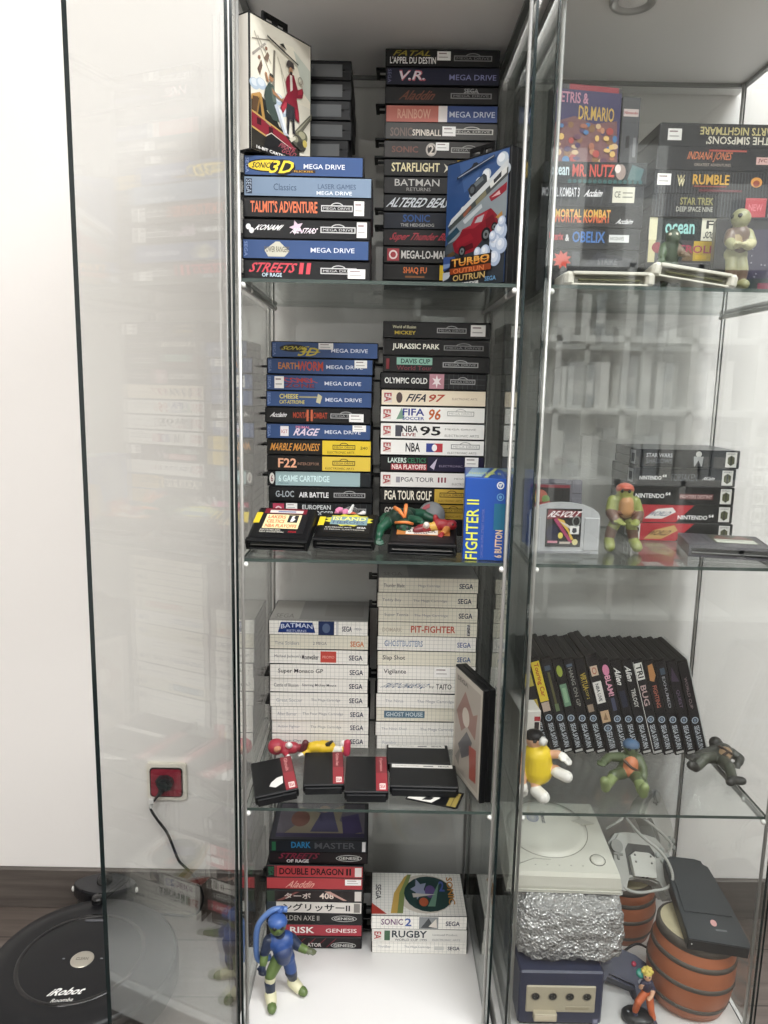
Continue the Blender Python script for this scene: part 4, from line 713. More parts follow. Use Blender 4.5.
th = thing('boxed_game', 'narrow dark box with a red-and-white maker label, standing on a pile', 'game box', (.362, .13, 1.4622), (0, 0, radians(4)), 'boxes standing on the pile')
mb = MB(); mb.box(0, .029, 0, .07, 0, .107, CARD, c=.0008); mb.build('carton', th)
mb = MB(); f = Face(mb, (0, 0, 0), (.029, 0, 0), (0, 0, .107), (0, -1, 0)); f.h = .0001
f.b(.06, .94, .1, .84, '#5c5e62').b(.1, .9, .74, .84, '#d6c9c6').t('Nintendo', .14, .86, .77, .81, '#a8323c', .05).b(.3, .5, .32, .48, '#2c2d30').b(.7, .86, .2, .46, '#8a8c90'); mb.build('printing', th)
th = thing('boxed_game', 'dark box with a purple starry picture beside the tan toy', 'game box', (.4965, .0735, 1.2767), (0, 0, radians(-14)))
mb = MB(); mb.box(0, .128, 0, .029, 0, .108, CARD, c=.0008); mb.build('carton', th)
mb = MB(); f = Face(mb, (0, 0, 0), (.128, 0, 0), (0, 0, .108), (0, -1, 0)); f.h = .0001
f.b(.02, .98, .02, .98, '#24232a').b(.36, .98, .04, .84, '#3c3850').b(.36, .98, .04, .2, '#2c3a3c').b(.5, .7, .03, .14, '#7c3048').e(.8, .5, .12, .2, '#5a5470')
for k in range(26): f.e(rr.uniform(.38, .96), rr.uniform(.22, .8), .006, .008, '#c9c9d2', 6)
mb.build('printing', th)

def cart_pale(label, loc, rot, w=.127, d=.09, h=.0195):
    th = thing('game_cartridge', label, 'cartridge', loc, rot, 'pale cartridges lying slot-forward'); M = mat('#cfccc0', .45, .4); mb = MB()
    mb.box(0, w, .012, d, .001, h, M, c=.003).box(0, .013, 0, .014, 0, h, M, c=.004).box(w - .013, w, 0, .014, 0, h, M, c=.004)
    mb.box(.01, w - .01, 0, .014, 0, .003, M, c=.001).box(.01, w - .01, .0, .014, h - .0045, h, M, c=.001)
    mb.box(.035, w - .035, .03, d - .01, h - .001, h + .0008, M, c=.0006); mb.build('shell', th)
    mb = MB(); mb.box(.013, w - .013, .0105, .0125, .003, h - .0045, mat('#77766a', .5)).box(.02, w - .02, .004, .0108, .008, .0095, mat('#6a6a48', .4)); mb.build('connector', th)
    return th
cart_pale('pale cartridge lying flat with its slot facing out', (.2625, .006, 1.2767), (0, 0, 0))
cart_pale('pale cartridge tilted up at one end against its neighbour', (.3880, .0215, 1.2950), (0, radians(9.5), radians(-9)), w=.118)

# ---------------------------------------------------------------- right cabinet, second shelf
GREYC = mat('#a9abad', .42, .45)
th = thing('game_cartridge', 'light grey cartridge standing upright with an arched top', 'cartridge', (.2425, .072, .8737), (0, 0, radians(2)))
w, h, d = .113, .082, .019
pts = [(0, 0), (w, 0), (w, h * .74)] + [(w / 2 + w / 2 * cos(a) * .985, h * .74 + h * .26 * sin(a)) for a in [radians(x) for x in range(8, 173, 9)]] + [(0, h * .74)]
mb = MB(); mb.prism(pts, 0, .0088, GREYC, lambda x, y, hh: (x, hh, y)).prism([(x * .99 + .0006, y * .99) for x, y in pts], .0094, d, GREYC, lambda x, y, hh: (x, hh, y)).prism([(x * .975 + .0015, y * .975) for x, y in pts], .008, .011, PL('#6d6f72'), lambda x, y, hh: (x, hh, y)).build('shell', th)
mb = MB(); mb.box(.0035, .018, -.0012, .001, .006, h * .72, GREYC, c=.0008).box(w - .025, w - .0015, -.0012, .001, .006, h * .72, GREYC, c=.0008).box(.012, w - .012, -.0008, .001, .001, .006, PL('#8f9194'), c=.0005); mb.build('grip_panel', th)
mb = MB(); mb.box(.027, w - .03, -.0012, .001, .012, .073, P('#1d1d20'), c=.0004); f = Face(mb, (.027, -.0012, .012), (w - .057, 0, 0), (0, 0, .061), (0, -1, 0)); f.h = .0001
f.p([(0, .72), (.05, .98), (.98, .94), (.98, .8)], '#7a2a36').t('RE-VOLT', .1, .94, .78, .94, '#eceaea', .06, .2).e(.2, .36, .19, .22, '#282a44').p([(.3, .75), (.62, .4), (.72, .18), (.8, .2), (.5, .7)], '#cfae4a').p([(.2, .72), (.7, .1), (.78, .12), (.3, .76)], '#a4446a').p([(.35, .68), (.6, .6), (.9, .4), (.7, .46)], '#c9c3ba').e(.42, .3, .07, .08, '#d6c96a').b(.68, .94, .34, .56, '#dcdcda').p([(.74, .4), (.8, .36), (.88, .4), (.86, .5), (.76, .5)], '#3c3e44').b(.06, .34, .1, .16, '#c98a9a').b(.4, .7, .08, .14, '#b9b0a4').e(.84, .13, .08, .08, '#d2ca94').ring(.85, .68, .12, .14, .25, '#8a8f8c')
mb.build('label', th)
th = thing('game_cartridge', 'dark grey cartridge with a red-edged label behind the arched one', 'cartridge', (.2505, .17, .8737), (radians(-8), 0, radians(-4)))
mb = MB(); D = mat('#6c6b73', .45, .4); mb.box(0, .1, 0, .019, 0, .108, D, c=.002)
for k in range(3): mb.box(.082, .0995, -.0016, .002, .084 - k * .03, .107 - k * .03, D, c=.001)
mb.box(.0, .074, -.001, .001, .1, .1075, D, c=.0008).build('shell', th)
mb = MB(); mb.box(.012, .079, -.0012, .001, .03, .098, P('#1e1d20')); f = Face(mb, (.012, -.0012, .03), (.067, 0, 0), (0, 0, .068), (0, -1, 0)); f.h = .0001
f.b(0, 1, .93, 1, '#8c3040').e(.24, .72, .2, .16, '#b86a5a').e(.14, .66, .1, .1, '#c9b35c').e(.4, .64, .1, .1, '#7a9a5c').p([(.05, .5), (.5, .6), (.6, .4), (.1, .4)], '#a44c48'); mb.build('label', th)
th = thing('game_cartridge', 'dark grey cartridge lying flat near the black box pile', 'cartridge', (.4985, .074, .8737), (0, 0, radians(-12)))
D2 = mat('#4c4a50', .45, .45); w, d, h = .125, .105, .0195
mb = MB(); mb.box(0, w, .006, d, 0, h, D2, c=.0012).box(0, .004, 0, .008, 0, h, D2).box(w - .004, w, 0, .008, 0, h, D2).box(.003, w - .003, 0, .008, 0, .003, D2).box(.003, w - .003, 0, .008, h - .005, h, D2).build('shell', th)
mb = MB(); mb.box(.006, w - .006, .0045, .007, .006, .0075, mat('#8a8a8a', .3)).box(.004, w - .004, .006, .0068, .003, h - .005, BLACKR); mb.build('connector', th)
mb = MB(); mb.box(.045, w - .012, .03, d - .006, h - .0004, h + .0004, P('#56584c')); f = Face(mb, (.045, .03, h), (w - .057, 0, 0), (0, d - .036, 0), (0, 0, 1)); f.h = .0005
f.b(.05, .95, .02, .46, '#cdd0c4').p([(.05, .5), (.2, .9), (.5, .6), (.7, .95), (.95, .6), (.95, .5)], '#7a5048').b(.1, .7, .3, .36, '#8a8c80'); mb.build('label', th)
for k in range(5):
    mb = MB(); mb.box(.006 + k * .007, .010 + k * .007, .03, d - .01, h - .0005, h + .0006, D2, c=.0003); mb.build('grip_rib', th)

# ---------------------------------------------------------------- right cabinet, leaning cases on the third shelf
LEAN = [
 ('small yellow block low on its spine', lambda f: f.b(.05, .95, .7, .84, '#b9ae5a').b(.2, .9, .44, .56, '#b3a04c').b(.3, .7, .5, .53, '#5a5030')),
 ('yellow block under a red word', lambda f: f.b(.05, .95, .55, .98, '#d9c244').t('Touring Car', .2, .8, .6, .96, '#a83a34', .03, vert=True).b(.1, .9, .44, .54, '#b9a89c')),
 ('thin olive line of lettering', lambda f: f.b(.2, .8, .88, .93, '#4a5a6a').b(.35, .6, .46, .86, '#5c5a3c').b(.3, .7, .44, .52, '#6a7a5a')),
 ('green oval and pale green block', lambda f: f.e(.5, .88, .3, .06, '#9aa84c').b(.15, .85, .5, .74, '#6f8f78').b(.3, .7, .54, .7, '#8fae92')),
 ('dull pale capitals running down', lambda f: f.t('HANG ON GP', .3, .72, .5, .92, '#8a8a86', .04, vert=True).b(.2, .8, .93, .96, '#5a6a7c')),
 ('yellow lettering and beige square', lambda f: f.t('VIRTUA', .2, .8, .68, .86, '#b9a44c', .05, vert=True).t('COP 2', .35, .65, .58, .68, '#a89a4c', .04, vert=True).b(.2, .8, .44, .52, '#9a8a7a')),
 ('three pale paper stickers', lambda f: f.b(.18, .82, .8, .9, '#cbb7a4').ring(.5, .85, .2, .035, .3, '#a8604c').b(.1, .86, .52, .74, '#dcdad6').t('NBA LIVE', .3, .6, .54, .72, '#3a3a44', .05, vert=True).b(.15, .9, .32, .44, '#c3a88a').p([(.3, .35), (.6, .42), (.7, .34)], '#8f765c')),
 ('pink letters and a pink spot', lambda f: f.e(.5, .9, .35, .06, '#d48aa8').t('BLAM!', .2, .8, .62, .84, '#e0a8bc', .06, vert=True).b(.3, .7, .46, .6, '#4c5068')),
 ('white brush word near the top', lambda f: f.t('Alien', .2, .8, .74, .92, '#e4e4e2', .06, .2, vert=True).b(.2, .8, .5, .68, '#2f3346')),
 ('white brush word and small white block', lambda f: f.t('Alien', .2, .8, .78, .94, '#e0e0de', .06, .2, vert=True).t('TRILOGY', .3, .75, .5, .7, '#c9c9c6', .05, vert=True)),
 ('white frame and boxed capital', lambda f: f.b(.0, .06, 0, 1, '#d9d9d6').b(.1, .9, .8, .98, '#dcdcd8').t('TRI', .2, .8, .82, .96, '#2a2a2c', .06, vert=True).t('BUG', .2, .8, .52, .74, '#b9a4a4', .08, vert=True)),
 ('orange figure above faint red lettering', lambda f: f.p([(.2, .8), (.3, .96), (.8, .97), (.9, .84), (.6, .78)], '#b98a5c').t('FIGHTING', .3, .75, .5, .74, '#a8685a', .05, vert=True)),
 ('thin grey line of capitals', lambda f: f.t('EXHUMED', .35, .65, .5, .84, '#9a9ca4', .02, vert=True).b(.3, .8, .86, .93, '#4a5a6a')),
 ('dim violet lettering', lambda f: f.p([(.1, .8), (.4, .95), (.9, .78)], '#4a3c52').t('QUEST', .3, .7, .5, .7, '#6a5a72', .03, vert=True)),
 ('crinkled clear wrapping around it', lambda f: f.t('WORLD CUP', .3, .6, .5, .84, '#8a7a80', .02, vert=True).b(.2, .4, .1, .3, '#5a6068')),
]
ang = radians(16.5); tk = .0191; step = (tk + .0004) / cos(ang)
for i, (desc, ops) in enumerate(LEAN):
    th = thing('game_case', '%s tall black leaning case with %s' % ('narrow' if i != 6 else 'wider', desc), 'game case', (.3135 + i * step + (.0032 if i > 6 else 0), .2 - (.004 if i == 6 else 0), .4703), (0, -ang, 0), 'tall black cases leaning in a row')
    hh = .19 + (.009 if i == 6 else 0) + random.Random(i).uniform(-.001, .001); tt = tk + (.003 if i == 6 else 0)
    mb = MB(); mb.box(0, tt / 2 - .0005, 0, .126, .0003, hh, BLACK, c=.001).box(tt / 2 + .0005, tt, 0, .126, .0003, hh, BLACK, c=.001).box(.001, tt - .001, .0015, .1245, .001, hh - .0012, BLACKR).box(.0015, tt - .0015, .0002, .009, .0006, hh - .0004, BLACK); mb.build('shell', th)
    mb = MB(); mb.box(.001, tt - .001, -.0004, .001, .003, hh - .004, P('#1d1e22')); f = Face(mb, (.001, 0, .003), (tt - .002, 0, 0), (0, 0, hh - .007), (0, -1, 0)); ops(f)
    f.ring(.5, .37 if i != 6 else .26, .36, .036, .3, '#aab6c4').e(.5, .37 if i != 6 else .26, .16, .018, '#7c8a9c').t('SEGA SATURN', .25, .78, .05, .31 if i != 6 else .22, '#b9bfc6', .05, vert=True); f.b(.1, .9, .0, .025, '#b9b9b6')
    mb.build('spine_insert', th)
    if i == len(LEAN) - 1:
        mb = MB(); N = 14
        vs = []; fs = []
        for a in range(N + 1):
            for b in range(5):
                z = -.0 + .0 + hh * a / N * 1.012 + .0004; px = tt + .0012 + .0016 * (noise.noise(Vector((a * .9, b * 1.7, 3))) + .6)
                vs.append((px, .126 * b / 4, z))
        for a in range(N):
            for b in range(4): q = a * 5 + b; fs.append((q, q + 1, q + 6, q + 5))
        mb.add(vs, fs, SLEEVE, True)
        mb.tube([(tt + .001, -.001, .002 + hh * k / 12 * 1.005) for k in range(13)], [.0008 + .0007 * abs(noise.noise(Vector((k * 1.3, 0, 1)))) for k in range(13)], mat('#c3c8c8', .1), 6)
        mb.build('clear_wrapping', th)
th = thing('boxed_game', 'small white box with red print behind the yellow doll', 'game box', (.2595, .15, .4703), (0, 0, radians(4)))
mb = MB(); mb.box(0, .038, 0, .1, 0, .104, P('#d9d6d0'), c=.0008); mb.build('carton', th)
mb = MB(); f = Face(mb, (0, 0, 0), (.038, 0, 0), (0, 0, .104), (0, -1, 0)); f.h = .0001
f.b(.72, .94, .46, .8, '#3a3436').b(.72, .94, .3, .44, '#b0444a').b(.7, .98, .82, .9, '#a8343c'); mb.build('printing', th)

# ---------------------------------------------------------------- right cabinet, base
CREAM = mat('#d4d3c8', .42, .45); CREAMD = mat('#bdbcb2', .45, .45)
NAVYP = mat('#2f344c', .38, .5)
th = thing('game_console', 'indigo cube console with four round sockets in a beige front', 'console', (.2535, .0065, .0802))
mb = MB(); mb.box(0, .14, 0, .15, .006, .104, NAVYP, c=.003).box(.004, .136, .004, .146, .003, .007, BLACKR)
for x in (.014, .126):
    for y in (.014, .136): mb.tube([(x, y, 0), (x, y, .006)], .008, BLACKR, 14)
mb.build('casing', th)
BEI = mat('#b9b09a', .5, .4); mb = MB(); mb.box(.012, .127, -.003, .001, .03, .079, BEI, c=.0015); mb.build('front_panel', th)
for k in range(4):
    s = MB(); c = .027 + k * .0285; M = Matrix.Translation((c, -.003, .0605)) @ Matrix.Rotation(pi / 2, 4, 'X')
    s.lathe([(.0075, -.0002), (.0082, .0008), (.007, .0014), (.0064, .0006)], PL('#8f8876'), 24, M).lathe([(.0066, .0008), (.0062, .0003), (0, .0003)], mat('#0c0c0e', .5), 24, M)
    for q in range(3): s.ball((c + .003 * cos(2.1 * q), -.0034, .0605 + .003 * sin(2.1 * q)), .0008, mat('#77786f', .3), 6)
    s.build('controller_socket', th)
mb = MB(); mb.box(.024, .062, -.014, -.0028, .022, .036, BEI, c=.0012).box(.026, .06, -.0142, -.013, .026, .033, PL('#c6bda6'), c=.0004); mb.build('memory_card', th)
mb = MB(); mb.box(.078, .117, -.0036, -.002, .036, .042, PL('#a89f88'), c=.0004); mb.build('slot_cover', th)
mb = MB(); f = Face(mb, (.124, 0, .006), (.012, 0, 0), (0, 0, .012), (0, -1, 0)); f.h = .0002; f.b(.1, .9, .1, .9, '#6a6c86').b(.25, .75, .25, .75, '#9a9cb0'); mb.build('badge', th)

# crinkled wrapped bundle
def bubble_mat():
    m = bpy.data.materials.new('crinkled_clear_plastic'); m.use_nodes = True; nt = m.node_tree; b = nt.nodes['Principled BSDF']
    b.inputs['Base Color'].default_value = (.5, .505, .5, 1); b.inputs['Roughness'].default_value = .14; b.inputs['Metallic'].default_value = .4; b.inputs['Specular IOR Level'].default_value = .9
    tc = nt.nodes.new('ShaderNodeTexCoord'); vo = nt.nodes.new('ShaderNodeTexVoronoi'); vo.inputs['Scale'].default_value = 210
    n = nt.nodes.new('ShaderNodeTexNoise'); n.inputs['Scale'].default_value = 60; n.inputs['Detail'].default_value = 6
    ad = nt.nodes.new('ShaderNodeMath'); ad.operation = 'ADD'
    nt.links.new(tc.outputs['Object'], vo.inputs['Vector']); nt.links.new(tc.outputs['Object'], n.inputs['Vector'])
    nt.links.new(vo.outputs['Distance'], ad.inputs[0]); nt.links.new(n.outputs['Fac'], ad.inputs[1])
    bp = nt.nodes.new('ShaderNodeBump'); bp.inputs['Strength'].default_value = 1.; bp.inputs['Distance'].default_value = .0045
    nt.links.new(ad.outputs[0], bp.inputs['Height']); nt.links.new(bp.outputs['Normal'], b.inputs['Normal'])
    return m
def bundle():
    bm = bmesh.new(); bmesh.ops.create_cube(bm, size=1); bmesh.ops.subdivide_edges(bm, edges=bm.edges, cuts=26, use_grid_fill=True)
    for v in bm.verts:
        x, y, z = v.co
        n = (abs(2 * x) ** 6 + abs(2 * y) ** 6 + abs(2 * z) ** 6) ** (1 / 6)
        x, y, z = x / max(n, 1e-3) * max(abs(2 * x), abs(2 * y), abs(2 * z)), y / max(n, 1e-3) * max(abs(2 * x), abs(2 * y), abs(2 * z)), z / max(n, 1e-3) * max(abs(2 * x), abs(2 * y), abs(2 * z))
        p = Vector((x * 6, y * 6, z * 5)); k = noise.noise(p) * .008 + noise.noise(p * 3) * .006 + noise.noise(p * 7.5) * .004
        d = Vector((x, y, z)).normalized()
        q = Vector((x * .176, y * .19, z * .112)) + d * k
        right = max(0, x + .1) * 2; front = max(0, -y)
        q.x += .012 * right * (.5 - z); q.z = max(min(q.z, .0573), -.0548 if x < .31 else -.07) - (.010 * max(0, x * 2 - .35) * max(0, -z * 2))
        if x < .33: q.z = max(q.z, -.0548)
        v.co = q
    me = bpy.data.meshes.new('wrapped_bundle'); bm.to_mesh(me); bm.free(); me.materials.append(bubble_mat())
    for pl in me.polygons: pl.use_smooth = True
    o = bpy.data.objects.new('wrapped_bundle', me); COL.objects.link(o); o.location = (.3375, .112, .2405)
    return tag(o, 'crinkled clear plastic bundle between the white and indigo consoles', 'bundle')
bundle()

# white console
th = thing('game_console', 'cream-white console with a round disc lid, on the plastic bundle', 'console', (.2325, .05, .2982), (0, 0, radians(-1.5)))
W, D, H = .192, .188, .052
def conz(y): return .036 + .02 * min(1, y / D * 1.4) - .012 * max(0, y / D - .75)
mb = MB(); N = 12
sec = [(0, 0)] + [(0, .006), (-.001, .012), (-.0005, .03), (.003, conz(.003))] + [(D * k / N, conz(D * k / N)) for k in range(1, N + 1)] + [(D, 0)]
vs = []
for j, (yy, zq) in enumerate(sec): vs += [(.0, yy, zq), (W, yy, zq)]
n = len(sec); inset = lambda x, yy, zq: x
vs = []
for x in (0, W):
    for yy, zq in sec:
        xx = x + (.012 if x == 0 else -.012) * (max(0, zq - .012) / .05) ** 1.3 * 1.0; vs.append((xx, yy, zq))
mb.add(vs, [tuple(range(n)), tuple(range(2 * n - 1, n - 1, -1))], CREAM); mb.add(vs, [(k, n + k, n + (k + 1) % n, (k + 1) % n) for k in range(n)], CREAM)
mb.box(.002, W - .002, -.002, D, .004, .0062, CREAMD, c=.0005); mb.build('casing', th)
sl = math.atan2(conz(.11) - conz(.05), .06); M = Matrix.Translation((.084, .106, conz(.106) - .0008)) @ Matrix.Rotation(sl, 4, 'X') @ Matrix.Scale(.98, 4)
mb = MB(); mb.lathe([(.0, .0045), (.045, .0042), (.061, .003), (.0725, .0012), (.0732, -.004)], CREAM, 48, M).lathe([(.0732, .0012), (.0745, .0012), (.0752, -.0015)], PL('#8a897f'), 48, M); mb.build('disc_lid', th)
mb = MB(); f = Face(mb, M @ Vector((-.034, .01, .0046)), M.to_3x3() @ Vector((.024, 0, 0)), M.to_3x3() @ Vector((0, .024, 0)), M.to_3x3() @ Vector((0, 0, 1))); f.h = .0002
for k in range(3): f.ring(.5, .5, .46 - .14 * k, .46 - .14 * k, .14, '#6a78a0')
f.t('Dreamcast', 1.15, 1.5, -.1, 1.2, '#6f7278', .05, vert=True); mb.build('printing', th)
mb = MB(); mb.prism([(.132, .122), (.15, .112), (.172, .116), (.15, .128)], 0, .0012, CREAMD, lambda x, y, hh: (x, y, conz(y) + .003 + hh)); mb.build('lid_latch', th)
mb = MB(); Mb = Matrix.Translation((.158, .032, conz(.032) - .0006)) @ Matrix.Rotation(sl, 4, 'X'); mb.lathe([(0, .004), (.009, .0038), (.0115, .002), (.012, -.002)], CREAM, 28, Mb).lathe([(.012, .0012), (.0132, .0012), (.0136, -.001)], PL('#5c5b55'), 28, Mb); mb.build('power_button', th)
mb = MB()
for k in range(5): mb.ball((.05 + k * .02, .018, conz(.018)), .0011, PL('#8f8e86'), 6, (1.6, 1, .6))
mb.build('indicator_row', th)
mb = MB(); mb.tube([(.012, .014, conz(.014) - .0002), (.05, .032, conz(.032) + .0002), (.078, .03, conz(.03) - .0004)], .0008, PL('#9a998f'), 6); mb.build('case_groove', th)

# barrel drums: tapered staves, three bands, a pale skin
def drum(label, loc, rot, sc=1.):
    th = thing('barrel_drum', label, 'drum', loc, rot, 'orange barrel drums'); th.scale = (sc, sc, sc); O = mat('#a56446', .36, .5, var=.08, bscale=18); BD = mat('#57514b', .5, .4)
    prof = lambda z: .0675 + .013 * (1 - ((z - .07) / .075) ** 2)
    zs = [.14 * k / 14 for k in range(15)]; mb = MB(); mb.lathe([(0, 0)] + [(prof(z), z) for z in zs] + [(0, .14)], O, 40); mb.build('staves', th)
    for z in (.022, .068, .108):
        mb = MB(); mb.lathe([(prof(z - .0046) + .0002, z - .0046), (prof(z - .0046) + .0014, z - .0042), (prof(z + .0046) + .0014, z + .0042), (prof(z + .0046) + .0002, z + .0046)], BD, 40); mb.build('band', th)
    mb = MB(); mb.lathe([(prof(.131) + .0005, .131), (.0735, .1315), (.0735, .146), (.0705, .1485), (.067, .1488)], BD, 40); mb.build('rim', th)
    mb = MB(); mb.lathe([(.067, .1486), (.04, .1498), (0, .15)], mat('#c9bf9e', .55, .3, var=.08, bscale=40), 40); mb.build('drum_skin', th)
    mb = MB(); Mk = Matrix.Translation((.0685, -.026, .1225)) @ Matrix.Rotation(radians(-20), 4, 'Z') @ Matrix.Rotation(pi / 2, 4, 'Y')
    mb.lathe([(.0, .0015), (.0035, .002), (.0065, .0075), (.0085, .004), (.0088, 0)], mat('#c98a5c', .4), 20, Mk); mb.build('lug', th)
    return th
drum('orange barrel drum with a pale skin, slim black console on it', (.563, .079, .0825), (radians(-2), radians(5), 0), .9)
drum('dim orange barrel drum behind, carrying two grey controllers', (.5, .25, .0802), (0, 0, radians(30)), .8)

# slim black console lying across the drum
th = thing('game_console', 'slim black console lying tilted on the barrel drum', 'console'); th.matrix_world = basis((.532, .0215, .2185), (1, -.14, -.02), (-.02, -.13, 1))
SLB = mat('#3b3f42', .5, .4); mb = MB()
out = [(0, 0), (.095, -.004), (.099, .004), (.09, .09), (.075, .175), (.067, .18), (.066, .188), (.055, .192), (.002, .192), (-.004, .18)]
mb.prism(out, 0, .019, mat('#1e2022', .4)).prism([(x * .985 + .0008, y * .99 + .001) for x, y in out], .019, .021, SLB); mb.build('casing', th)
mb = MB(); mb.prism([(.006, .058), (.085, .058), (.071, .172), (.006, .186)], .0208, .0232, SLB); mb.build('lid', th)
mb = MB(); mb.prism([(.05 + .005 * cos(a * pi / 8), .04 + .007 * sin(a * pi / 8)) for a in range(16)], .021, .0216, mat('#d8a4a0', .3)); mb.build('badge', th)
mb = MB(); mb.box(.05, .068, .024, .028, .0209, .0213, PL('#6a6e70')); mb.build('lettering', th)
mb = MB(); mb.ball((.006, -.0008, .012), .0012, mat('#dfe6e6', .2), 8); mb.build('indicator', th)

# grey controllers with cords
GC = mat('#a9a9a4', .42, .45); GCD = mat('#8a8a86', .45, .45)
def grey_pad(label, M, window=True):
    th = thing('game_controller', label, 'controller', group='grey controllers on the rear drum'); th.matrix_world = M
    out = [(-.062, -.02), (-.058, .03), (-.042, .048), (-.02, .052), (.02, .052), (.042, .048), (.058, .03), (.062, -.02), (.056, -.058), (.044, -.06), (.034, -.036), (.014, -.03), (-.014, -.03), (-.034, -.036), (-.044, -.06), (-.056, -.058)]
    mb = MB(); mb.prism([(x * .93, y * .93) for x, y in out], 0, .008, GC).prism(out, .008, .026, GC).prism([(x * .9, y * .92 + .001) for x, y in out], .026, .033, GC); mb.build('casing', th)
    if window:
        mb = MB(); mb.prism([(-.028, -.026), (.028, -.026), (.03, .018), (.022, .03), (-.022, .03), (-.03, .018)], .033, .0335, mat('#4a4a48', .5)).prism([(-.022, -.029), (.022, -.029), (.025, .006), (.014, .014), (-.014, .014), (-.025, .006)], .0335, .042, mat('#c0c0ba', .4)); mb.build('memory_unit', th)
        mb = MB(); mb.box(-.006, -.002, -.0295, -.0286, .036, .041, BLACKR).box(.002, .006, -.0295, -.0286, .036, .041, BLACKR); mb.build('unit_sockets', th)
        for s in (-1, 1):
            for yy in (-.004, .008): MB().ball((s * .016, yy, .0425), .0022, GCD, 8).build('button', th)
    mb = MB(); mb.prism([(-.047 + .012 * cos(a * pi / 8), .022 + .012 * sin(a * pi / 8)) for a in range(16)], .033, .037, GCD); mb.build('thumb_pad', th)
    mb = MB(); mb.box(-.056, -.036, .006, .011, .033, .036, GCD, c=.001).box(-.0485, -.0435, -.002, .019, .033, .036, GCD, c=.001); mb.build('cross_pad', th)
    for k in range(4): MB().lathe([(.005, .033), (.005, .0365), (.004, .0378), (0, .038)], mat('#9fa39f', .3), 14, Matrix.Translation((.045 + .0095 * cos(k * pi / 2), .014 + .0095 * sin(k * pi / 2), 0))).build('button', th)
    return th
grey_pad('grey controller with a pale inset unit, cord looped round it', basis((.503, .212, .2385), (1, .12, -.18), (-.05, -.72, .8)))
grey_pad('grey controller standing on its edge behind the other grey one', basis((.548, .283, .2785), (.35, -.2, -.95), (.75, -.55, .35)), False)
def bez(pts, n=10):
    P0 = [Vector(p) for p in pts]; out = []
    for i in range(len(P0) - 1):
        p0 = P0[max(i - 1, 0)]; p1 = P0[i]; p2 = P0[i + 1]; p3 = P0[min(i + 2, len(P0) - 1)]
        for k in range(n):
            t = k / n; out.append(.5 * ((2 * p1) + (-p0 + p2) * t + (2 * p0 - 5 * p1 + 4 * p2 - p3) * t * t + (-p0 + 3 * p1 - 3 * p2 + p3) * t ** 3))
    return out + [P0[-1]]
mb = MB(); mb.tube(bez([(.452, .225, .305), (.475, .22, .327), (.49, .24, .322), (.503, .19, .318), (.537, .165, .296), (.553, .15, .266), (.546, .145, .243), (.52, .143, .236), (.49, .143, .232), (.468, .15, .236), (.452, .17, .246)]), .0028, GC, 8)
mb.tube(bez([(.49, .235, .325), (.52, .24, .322), (.553, .235, .3), (.578, .225, .277), (.571, .22, .262)]), .0028, GC, 8)
tag(mb.build('controller_cord'), 'grey cord looping over the two grey controllers', 'cord')

# indigo controller leaning on the drum
th = thing('game_controller', 'indigo controller with a green button lying beside the indigo console', 'controller'); th.matrix_world = basis((.449, .094, .102), (1, -.25, -.3), (.12, -.6, .8))
PUR = mat('#2b2f47', .36, .5); out = [(-.052, -.05), (-.064, .0), (-.05, .034), (-.02, .04), (.02, .04), (.05, .032), (.064, .0), (.056, -.05), (.042, -.056), (.026, -.014), (-.026, -.014), (-.04, -.056)]
mb = MB(); mb.prism([(x * .92, y * .92) for x, y in out], -.012, 0, PUR).prism(out, 0, .016, PUR).prism([(x * .88, y * .86 + .002) for x, y in out], .016, .022, PUR); mb.build('casing', th)
for nm, x, y, r, c, sx in (('green_button', .03, .012, .008, '#2f8a7a', 1), ('red_button', .0165, .022, .0042, '#b03a52', 1), ('grey_button', .043, .017, .005, '#9a9ca6', .6), ('grey_button', .034, -.002, .005, '#9a9ca6', 1.3)):
    mb = MB(); mb.lathe([(r, .021), (r, .0245), (r * .8, .0258), (0, .026)], mat(c, .3), 18, Matrix.Translation((x, y, 0)) @ Matrix.Diagonal((sx, 1 / sx if sx < 1 else 1, 1, 1))); mb.build(nm, th)
mb = MB(); mb.lathe([(.011, .021), (.011, .023), (.006, .024), (.005, .03), (.008, .032), (0, .034)], mat('#77798a', .4), 20, Matrix.Translation((-.033, .012, 0))); mb.build('thumb_stick', th)
mb = MB(); mb.tube(bez([(.0, .04, .01), (.02, .06, .016), (.05, .062, .01)]), .0022, BLACKR, 8); mb.build('cord', th)
# black round-ended pad at the bottom
th = thing('game_accessory', 'black flat oval accessory lying beside the small orange-trousered toy', 'accessory', (.459, .02, .0802), (0, 0, radians(-25)))
mb = MB(); mb.lathe([(0, 0), (.02, 0), (.024, .003), (.024, .012), (.02, .017), (0, .018)], mat('#1f2226', .35), 28, Matrix.Diagonal((1.1, .8, 1, 1))); mb.build('body', th)
mb = MB(); mb.ball((-.015, -.004, .0165), .003, PL('#7c8084'), 10, (1, 1, .5)); mb.build('button', th)
LAMPS = ((-.6, -.6, 1.2, 9.5, (1, .965, .925)), (.95, -.6, .9, 40., (.965, .985, 1)), (-.2, -1.8, 1.0, 20., (.98, .99, 1)), (.95, -1.62, 1.0, 42., (.97, .985, 1)), (-1.25, -3.0, .7, 30., (.985, .992, 1)))
EXPO = -.17
